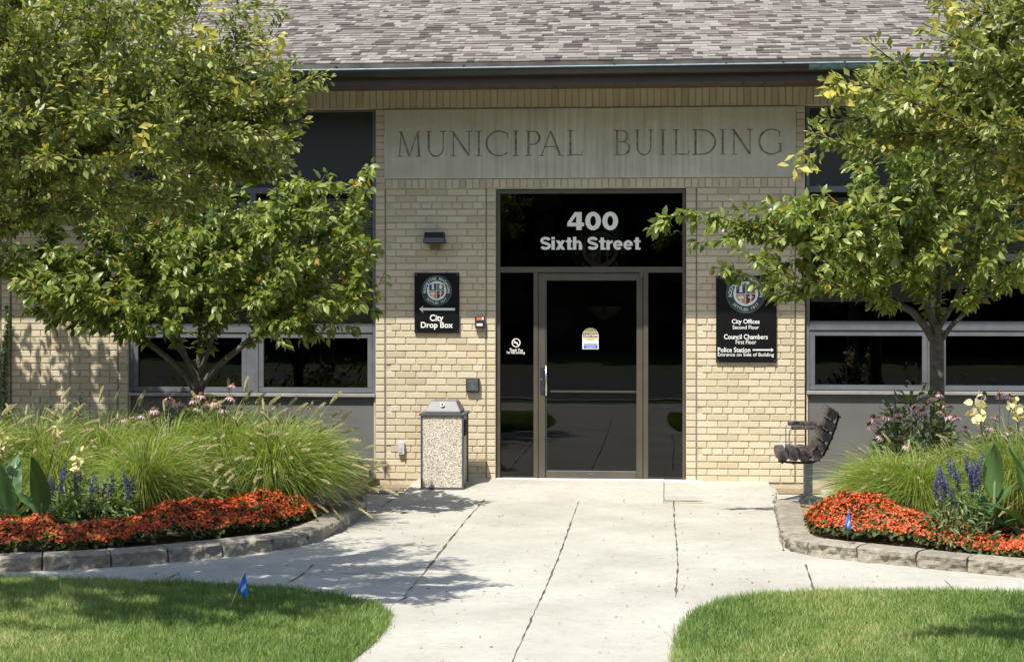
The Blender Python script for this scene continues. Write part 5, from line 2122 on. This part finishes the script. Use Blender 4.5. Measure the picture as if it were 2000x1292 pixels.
# climbing vine on the wall joint at far left
r = np.random.default_rng(8)
n = 900
zz = r.random(n) ** 1.2 * 1.7 + .05
xx = X(12, 0) + r.normal(0, .028, n) * (1.2 - zz / 2.2) + .02 * np.sin(zz * 5)
B = np.stack([xx, -.012 - r.random(n) * .03, zz], 1)
V, F_, R_ = leaves(B, r.normal(size=(n, 3)) + [0, -.3, -.5], r.normal(size=(n, 3)) * .4 + [0, -1, .3], r.uniform(.018, .034, n), r.random(n) * .7, small=True, wid=1.4)
vt = thing("climbing_vine", "thin dark vine climbing the brick joint at the far left", "vine", (X(12, 0), -.02, 0))
mesh_obj("foliage", np_mesh("foliage", V - np.array(vt.location), F_, M['green'], R_), vt)
mb = MB()
mb.tube([(X(12) + .02 * math.sin(z * 5), -.012, z) for z in np.linspace(0.0, 1.7, 14)], .005, 5)
mb.build("stem", M['bark'], vt)

# path light
p = P(703, 950, -0.35)
pt = thing("path_light", "short black ground spotlight on a stake below the grey panel", "spotlight", (p.x, -0.35, ZG + .03))
a, b = P(699, 915, -0.35), P(705, 937, -0.35)
mb = MB()
mb.tube([(b.x, -0.33, b.z), (a.x + .005, -0.35, a.z + .01), (a.x - .003, -0.36, a.z + .012)], [.018, .026, .030], 14)
mb.build("head", M['steelblack'], pt)
mb = MB()
mb.tube([(b.x, -0.33, b.z), (p.x + .004, -0.34, ZG + .02)], .008, 8)
mb.build("stake", M['lampgrey'], pt)


# marking flags
def flag(tip, quad, foot, y, label, words, rot):
    a = G(*foot)
    y = a.y - rot
    t = thing("marking_flag", label, "flag", a, "blue utility marking flags")
    q = [P(u, v, y) for u, v in quad]
    mb = MB()
    mb.tube([a, q[0] + Vector((0, 0, .012))], .0028, 6)
    mb.build("wire", M['brass'], t)
    mb = MB()
    n = 8
    vs = []
    for i in range(n + 1):
        for j in range(n + 1):
            s, w = i / n, j / n
            pnt = (q[0].lerp(q[1], s)).lerp(q[3].lerp(q[2], s), w)
            pnt = pnt + Vector((0, .022 * math.sin(5 * s + 3 * w) * s, 0))
            vs.append(pnt)
    mb.add(vs, [(i * (n + 1) + j, i * (n + 1) + j + 1, (i + 1) * (n + 1) + j + 1, (i + 1) * (n + 1) + j) for i in range(n) for j in range(n)])
    o = mb.build("film", M['flag'], t, smooth=True)
    at = o.data.attributes.new("rnd", 'FLOAT', 'POINT')
    at.data.foreach_set("value", [random.random() * .5 + .3 for _ in o.data.vertices])
    vs2, fs2 = glyphs(words, .02)
    lo, hi = vs2.min(0), vs2.max(0)
    mb = MB()
    w_ = []
    for p_ in vs2:
        s = .16 + .66 * (p_[0] - lo[0]) / (hi[0] - lo[0])
        w = .40 + .28 * (1 - (p_[1] - lo[1]) / (hi[1] - lo[1]))
        pnt = (q[0].lerp(q[1], s)).lerp(q[3].lerp(q[2], s), w)
        w_.append(pnt + Vector((0, .022 * math.sin(5 * s + 3 * w) * s - .004, 0)))
    mb.add(w_, fs2)
    mb.build("lettering", M['white'], o)
    return t


flag(None, [(479, 1116), (464, 1148), (475, 1167), (485, 1158)], (446, 1194), 0, "folded blue marking flag leaning in the shaded lawn", "WATER", 0)
flag(None, [(1658, 997), (1649, 1026), (1656, 1035), (1663, 1030)], (1655, 1076), 0, "blue marking flag standing in the red begonias", "WATER", .42)


# ==================================================================== TREES
def grow(trunk, trunk_r, targets, seed, bf=.35, fork=None, step=.13, rt=.0026, ex=2.35, sag=.04, limbs=()):
    """trunk polyline, then every target joined to the cheapest branch: a natural branching skeleton"""
    r = np.random.default_rng(seed)
    pos, par, pl_ = [np.array(trunk[0], float)], [-1], [0.0]
    for a, b in zip(trunk[:-1], trunk[1:]):
        a, b = np.array(a, float), np.array(b, float)
        k = max(1, int(np.linalg.norm(b - a) / step))
        for i in range(1, k + 1):
            pos.append(a + (b - a) * i / k)
            par.append(len(pos) - 2)
            pl_.append(pl_[-1] + np.linalg.norm(b - a) / k)
    for lb in limbs:
        jj = min(range(len(pos)), key=lambda i: np.linalg.norm(pos[i] - np.array(lb[0])))
        prev = jj
        for a, b in zip(lb[:-1], lb[1:]):
            a, b = np.array(a, float), np.array(b, float)
            k = max(1, int(np.linalg.norm(b - a) / step))
            for i in range(1, k + 1):
                q = a + (b - a) * i / k
                pl_.append(pl_[prev] + np.linalg.norm(q - pos[prev]))
                pos.append(q)
                par.append(prev)
                prev = len(pos) - 1
    nt_ = len(pos)
    fz = trunk[-1][2] if fork is None else fork
    ok = [p[2] >= fz - 1e-6 for p in pos]
    T = np.array(targets)
    order = np.argsort(np.linalg.norm(T - np.array(trunk[-1]), axis=1) + r.normal(0, .15, len(T)))
    cap = nt_ + len(T) * 40
    A = np.zeros((cap, 3)); A[:nt_] = pos
    PL = np.full(cap, 1e9); PL[:nt_] = np.where(ok, pl_, 1e9)
    n = nt_
    par = list(par)
    tips = []
    for ti in order:
        p = T[ti]
        d = np.linalg.norm(A[:n] - p, axis=1)
        # prefer joining from below and inside
        cost = d + bf * PL[:n] + .25 * np.clip(A[:n, 2] - p[2], 0, None)
        j = int(np.argmin(cost))
        a = A[j].copy()
        L = d[j]
        k = max(1, min(30, int(L / step)))
        pj = j
        off = r.normal(0, .05 * L, 3)
        for i in range(1, k + 1):
            s = i / k
            q = a + (p - a) * s + (off + np.array([0, 0, sag * L])) * math.sin(math.pi * s) + (r.normal(0, .012, 3) if i < k else 0)
            A[n] = q
            PL[n] = PL[pj] + np.linalg.norm(q - A[pj])
            par.append(pj)
            pj = n
            n += 1
        tips.append(pj)
    A = A[:n]
    par = np.array(par)
    rad = np.zeros(n)
    tipset = np.zeros(n, bool)
    tipset[tips] = True
    acc = np.zeros(n)
    for i in range(n - 1, 0, -1):
        if acc[i] == 0:
            acc[i] = rt ** ex
        rad[i] = acc[i] ** (1 / ex)
        acc[par[i]] += acc[i]
    rad[0] = acc[0] ** (1 / ex)
    # trunk radius as given
    k = trunk_r / rad[min(nt_ - 1, 1)]
    rad = np.where(rad > .006, .006 + (rad - .006) * (trunk_r - .006) / max(1e-6, rad[min(nt_ - 1, 1)] - .006), rad)
    return A, par, rad, tips, nt_


def branch_mesh(A, par, rad, nt_, sides=6, flare=1.35):
    n = len(A)
    V, Fq = [], []
    ring = {}
    frame = {}
    main = {}
    for i in range(1, n):
        p = par[i]
        if p not in main or rad[i] > rad[main[p]]:
            main[p] = i
    ang = np.arange(sides) * 2 * np.pi / sides
    ca, sa = np.cos(ang), np.sin(ang)

    def mk(c, d, ref, r_):
        u = ref - d * np.dot(ref, d)
        nu = np.linalg.norm(u)
        if nu < 1e-4:
            u = np.cross(d, [0.3, .9, .2]); nu = np.linalg.norm(u)
        u = u / nu
        w = np.cross(d, u)
        b = len(V)
        for x, y in zip(ca, sa):
            V.append(c + (u * x + w * y) * r_)
        return b, u
    d0 = A[1] - A[0]
    d0 = d0 / np.linalg.norm(d0)
    b, u = mk(A[0], d0, np.array([1.0, .1, 0]), rad[0] * flare)
    ring[0], frame[0] = b, u
    for i in range(1, n):
        p = par[i]
        d = A[i] - A[p]
        l = np.linalg.norm(d)
        d = d / max(l, 1e-6)
        b, u = mk(A[i], d, frame[p], rad[i] * (1.12 if i < 3 and nt_ > 3 else 1))
        ring[i], frame[i] = b, u
        if main[p] == i:
            a = ring[p]
        else:
            a, _ = mk(A[p], d, frame[p], min(rad[i] * 1.25, rad[p]))
        for k in range(sides):
            k2 = (k + 1) % sides
            Fq.append((a + k, a + k2, b + k2, b + k))
    return np.array(V), np.array(Fq)


def tree_leaves(A, par, tips, r, per, tw, size, small, droop, wid, up=.8, spread=.03):
    Bs, As, Ns = [], [], []
    for tip in tips:
        path = [tip]
        L = 0
        while par[path[-1]] >= 0 and L < tw:
            q = par[path[-1]]
            L += np.linalg.norm(A[path[-1]] - A[q])
            path.append(q)
        pts = A[path]
        m = max(3, int(per * r.uniform(.6, 1.4)))
        s = r.random(m) ** 1.15 * (len(path) - 1)
        k = np.minimum(s.astype(int), len(path) - 2)
        f = (s - k)[:, None]
        b = pts[k] * (1 - f) + pts[k + 1] * f
        d = unit(pts[k] - pts[k + 1])
        side = unit(np.cross(d, r.normal(size=(m, 3))))
        b = b + side * r.uniform(0, spread, m)[:, None]
        Bs.append(b)
        As.append(d * .55 + side * .75 + np.array([0, 0, -1.0]) * droop * r.uniform(.2, 1.2, m)[:, None])
        Ns.append(np.array([0, 0, 1.0]) * up + side * .25 + (.75 if small else .5) * r.normal(size=(m, 3)))
    B, A_, N_ = np.concatenate(Bs), np.concatenate(As), np.concatenate(Ns)
    n = len(B)
    S = size * np.clip(r.normal(.95, .26, n), .35, 1.5)
    return leaves(B, A_, N_, S, r.random(n), small, wid)


def ell(r, n, c, rad, zlo=-1.0, shell=.45):
    d = unit(r.normal(size=(n * 3, 3)))
    q = r.random(n * 3) ** shell
    p = d * q[:, None]
    p = p[p[:, 2] > zlo][:n]
    return np.array(c) + p * np.array(rad)


def make_tree(name, label, cat, base, trunk, trunk_r, targets, seed, leafmat, per, tw, size, small, droop, wid, fork=None, limbs=(), bf=.35, step=.13, group=None, sides=7, spread=.03, sprigs=()):
    t = thing(name, label, cat, base, group)
    r = np.random.default_rng(seed)
    A, par, rad, tips, nt_ = grow(trunk, trunk_r, targets, seed, bf, fork, step, limbs=limbs)
    V, Fq = branch_mesh(A, par, rad, nt_, sides)
    mesh_obj("trunk", np_mesh("trunk", V, [Fq], M['bark'], None, True), t)
    V, F_, R_ = tree_leaves(A, par, tips, r, per, tw, size, small, droop, wid, spread=spread)
    if len(sprigs):
        k = 13
        B = np.repeat(np.array(sprigs), k, 0) + r.normal(0, .035, (len(sprigs) * k, 3))
        A_ = r.normal(size=B.shape) + [0, -.3, -.2]
        V2 = leaves(B, A_, r.normal(size=B.shape) * .6 + [0, -.5, .8], r.uniform(.05, .085, len(B)), r.uniform(.955, .975, len(B)), small, wid)
        V, F_, R_ = merge([(V, F_, R_), V2])
    mesh_obj("crown", np_mesh("crown", V, F_, leafmat, R_), t)
    return t


def rel(pts, base):
    return [np.array(P(u, v, y)) - np.array(base) for u, v, y in pts]


# left cherry tree
r = np.random.default_rng(31)
yT = -2.1
bL = Vector((X(386, yT), yT, soilz - .04))
fork = Zw(735, 386, yT) - bL.z
tg = list(ell(r, 480, (-.05, -.15, 2.35), (1.62, 1.2, 1.05), -.75, .5))
tg += list(ell(r, 110, (-.9, -.1, 2.0), (.85, .9, .45), -1, .5))
tg += list(ell(r, 110, (1.0, -.5, 2.10), (.6, .8, .7), -1, .5))
tg += rel([(725, 318, -3.0), (700, 345, -3.0), (660, 360, -3.0), (640, 335, -2.9), (718, 400, -2.9), (745, 480, -2.8), (752, 530, -2.7), (735, 570, -2.6), (690, 520, -2.6), (735, 610, -2.1), (700, 640, -2.2), (640, 660, -2.3),
           (60, 520, -2.4), (30, 560, -2.3), (10, 480, -2.3), (70, 600, -2.4), (130, 640, -2.4), (200, 640, -2.6), (230, 660, -2.6), (280, 640, -2.8), (330, 640, -2.9), (560, 640, -2.6), (600, 600, -2.5), (90, 450, -2.3), (5, 530, -2.2)], bL)
tg = [q for q in tg if not (q[0] > .2 and q[2] > 2.75 and q[1] > -.6)]
tg += rel([(r.uniform(540, 728), r.uniform(330, 600), r.uniform(-3.3, -2.5)) for _ in range(75)], bL)
tg += rel([(r.uniform(-20, 210), r.uniform(430, 640), r.uniform(-2.8, -2.2)) for _ in range(45)], bL)


def shades_bin(q, base):
    p = np.array(q) + np.array(base)
    t = (-.5 - p[1]) / .56
    return t > 0 and X(735) < p[0] + .27 * t < X(970) and -.1 < p[2] - t < 1.4


tg = [q for q in tg if not shades_bin(q, bL) and not (math.hypot(q[0], q[1]) < .75 and q[2] < fork + .42)]
LIMBS = [[(0, 0, fork - .12), (-.20, -.05, fork + .12), (-.52, -.1, fork + .38), (-.95, -.1, fork + .62)], [(0, 0, fork - .10), (.20, -.06, fork + .10), (.50, -.08, fork + .34), (.90, -.1, fork + .66)],
         [(0, 0, fork), (-.13, -.10, fork + .25), (-.32, -.2, fork + .75)], [(0, 0, fork), (.12, -.10, fork + .22), (.30, -.2, fork + .72)], [(0, 0, fork), (.02, .18, fork + .3), (.05, .5, fork + .8)],
         [(0, 0, fork - .05), (-.05, -.2, fork + .2), (-.10, -.55, fork + .6)]]
make_tree("cherry_tree", "small broad-leaved tree before the left window with low spreading limbs", "tree", bL,
          [(0, 0, 0), (.005, 0, .5), (0, 0, fork), (.02, .02, fork + .45), (.0, .05, fork + .9)], .056, tg, 31, M['cherry'], 30, .36, .079, False, .75, 1.0, fork=fork + .1, limbs=LIMBS, group="broad-leaved trees in the flower beds")

# right cherry tree
yT = -2.2
bR = Vector((X(1831, yT), yT, soilz - .04))
fork = Zw(645, 1831, yT) - bR.z
r = np.random.default_rng(32)
tg = list(ell(r, 520, (.05, -.4, 2.70), (1.75, 1.3, 1.15), -.72, .42))
tg += list(ell(r, 150, (-1.1, -.5, 2.45), (1.0, .8, .55), -.8, .5))
tg += rel([(1270, 450, -3.0), (1290, 425, -3.0), (1310, 445, -3.0), (1330, 415, -3.0), (1350, 440, -3.0), (1380, 470, -2.9), (1345, 480, -2.9), (1400, 430, -2.9), (1440, 310, -2.8), (1445, 345, -2.8), (1470, 330, -2.8), (1490, 360, -2.8), (1500, 400, -2.8),
           (1390, 520, -2.7), (1420, 535, -2.7), (1450, 545, -2.7), (1500, 560, -2.7), (1520, 580, -2.7), (1560, 570, -2.7), (1600, 560, -2.7), (1700, 590, -2.8), (1730, 600, -2.8), (1960, 600, -2.7), (1900, 590, -2.9), (1430, 400, -2.9), (1470, 450, -2.9), (1420, 470, -2.9)], bR)
tg = [q for q in tg if not (q[0] < -.75 and q[2] > 2.72) and not (math.hypot(q[0], q[1]) < .7 and q[2] < fork + .35)]
LIMBS = [[(0, 0, fork - .10), (-.22, -.08, fork + .16), (-.6, -.2, fork + .36), (-1.1, -.3, fork + .55)], [(0, 0, fork - .08), (.22, -.06, fork + .15), (.55, -.1, fork + .42), (1.0, -.1, fork + .8)],
         [(0, 0, fork), (-.14, -.10, fork + .28), (-.35, -.3, fork + .8)], [(0, 0, fork), (.13, -.12, fork + .25), (.32, -.3, fork + .8)], [(0, 0, fork), (.02, .16, fork + .3), (.05, .4, fork + .8)]]
make_tree("cherry_tree", "small broad-leaved tree before the right window reaching over the offices sign", "tree", bR,
          [(0, 0, 0), (0, 0, .6), (-.005, 0, fork), (.02, .03, fork + .4), (0, .05, fork + .9)], .064, tg, 32, M['cherry'], 30, .36, .079, False, .75, 1.0, fork=fork + .1, limbs=LIMBS, group="broad-leaved trees in the flower beds")

# left crab apple in the lawn, its trunk out of the frame
r = np.random.default_rng(33)
bA = Vector((XC - 4.95, -7.6, ZG))
tg = list(ell(r, 800, (0.1, 0.0, 3.75), (2.55, 2.1, 1.45), -.88, .5)) + list(ell(r, 900, (1.3, 0.1, 3.15), (1.5, 1.9, .85), -1, .5))
tg += rel([(560, 20, -7.6), (545, 60, -7.6), (520, 90, -7.5), (580, 115, -7.6), (620, 150, -7.6), (645, 160, -7.6), (600, 160, -7.6), (600, 200, -7.6), (590, 230, -7.6), (540, 180, -7.6), (575, 260, -7.6), (560, 300, -7.5), (520, 330, -7.6), (450, 380, -7.6),
           (380, 400, -7.6), (300, 420, -7.8), (220, 400, -7.8), (150, 420, -7.6), (480, 300, -7.7), (60, 400, -7.6), (520, 20, -7.6), (490, 50, -7.6), (460, 10, -7.6), (555, 150, -7.6), (500, 130, -7.8), (560, 210, -7.7)], bA)
tg += rel([(r.uniform(400, 585), r.uniform(170, 345), r.uniform(-8.0, -7.2)) for _ in range(60)], bA)
make_tree("crabapple_tree", "small-leaved crab apple in the lawn hanging in from the upper left", "tree", bA,
          [(0, 0, 0), (.05, 0, .9), (.02, .05, 1.7), (.15, .05, 2.4)], .11, tg, 33, M['apple'], 78, .5, .042, True, .35, 1.0, fork=1.6, bf=.3, step=.16, group="crab apple trees on the lawns", sides=6, spread=.05, sprigs=rel([(470, 172, -8.2), (280, 270, -8.6), (395, 62, -8.4), (20, 90, -8.6), (540, 90, -7.8), (430, 10, -8.4)], bA))

# bed tree added just past the left edge of the frame to shade the brickwork
r = np.random.default_rng(35)
bC = Vector((-6.5, -2.5, soilz - .04))
tg = list(ell(r, 1000, (.45, .2, 3.3), (1.75, 1.2, 1.15), -.95, .6))
make_tree("cherry_tree", "broad-leaved tree added past the left edge to shade the brickwork", "tree", bC,
          [(0, 0, 0), (0, 0, .7), (.01, 0, 1.4), (.02, .02, 2.0), (0, .05, 2.5)], .07, tg, 35, M['cherry'], 48, .36, .088, False, .75, 1.0, fork=1.3, group="broad-leaved trees in the flower beds")

# right crab apple nearer the street
r = np.random.default_rng(34)
bB = Vector((XC + 2.75, -8.9, ZG))
tg = list(ell(r, 560, (.0, 0, 3.5), (1.85, 1.6, 1.35), -.85, .5)) + list(ell(r, 330, (-.75, 0, 3.0), (1.1, 1.0, .6), -1, .5))
tg += rel([(1840, 5, -8.9), (1850, 40, -8.9), (1800, 80, -8.9), (1760, 110, -8.9), (1700, 130, -8.9), (1680, 150, -8.9), (1620, 170, -8.9), (1640, 190, -8.9), (1700, 180, -8.9), (1760, 200, -8.9), (1690, 230, -8.9), (1625, 165, -8.95), (1565, 322, -8.95),  (1580, 260, -8.9), (1620, 270, -8.9), (1680, 290, -8.9),
           (1750, 300, -8.9), (1830, 330, -8.9), (1900, 360, -8.9), (1960, 400, -8.9), (1850, 150, -8.9), (1900, 120, -8.9), (1950, 60, -8.9), (1720, 250, -8.8), (1820, 260, -8.8), (1900, 280, -8.9), (1640, 240, -8.8), (1600, 230, -8.8)], bB)
make_tree("crabapple_tree", "small-leaved crab apple near the street hanging in from the upper right", "tree", bB,
          [(0, 0, 0), (-.03, 0, .9), (0, .04, 1.7), (-.1, .05, 2.3)], .10, tg, 34, M['apple'], 78, .42, .045, True, .35, 1.0, fork=1.6, bf=.3, step=.15, group="crab apple trees on the lawns", sides=6, spread=.05, sprigs=rel([(1622, 165, -9.0), (1645, 180, -9.0), (1560, 325, -9.0), (1870, 20, -9.2), (1990, 330, -9.3)], bB))

# fallen leaves and specks on the paving
r = np.random.default_rng(77)
n = 520
px, py = r.uniform(-3.2, 2.2, n), r.uniform(-9, -1.2, n)
k = ~(inpoly(px, py, pl) | inpoly(px, py, pr)) & ~inpoly(px, py, [(-9, 0)] + [tuple(p[:2]) for p in pathL] + [(pathL[-1].x, 0)]) & ~inpoly(px, py, [(pathR[0].x, 0)] + [tuple(p[:2]) for p in pathR] + [(9, 0)])
px, py = px[k], py[k]
n = len(px)
V, F_, R_ = leaves(np.stack([px, py, np.full(n, ZG + .006)], 1), np.stack([r.normal(size=n), r.normal(size=n), r.uniform(-.05, .25, n)], 1), np.tile([0, 0, 1.0], (n, 1)) + .25 * r.normal(size=(n, 3)), r.uniform(.008, .032, n), r.random(n), small=True, wid=1.0)
o = mesh_obj("fallen_leaves", np_mesh("fallen_leaves", V, F_, M['litter'], R_))
o["kind"] = "stuff"
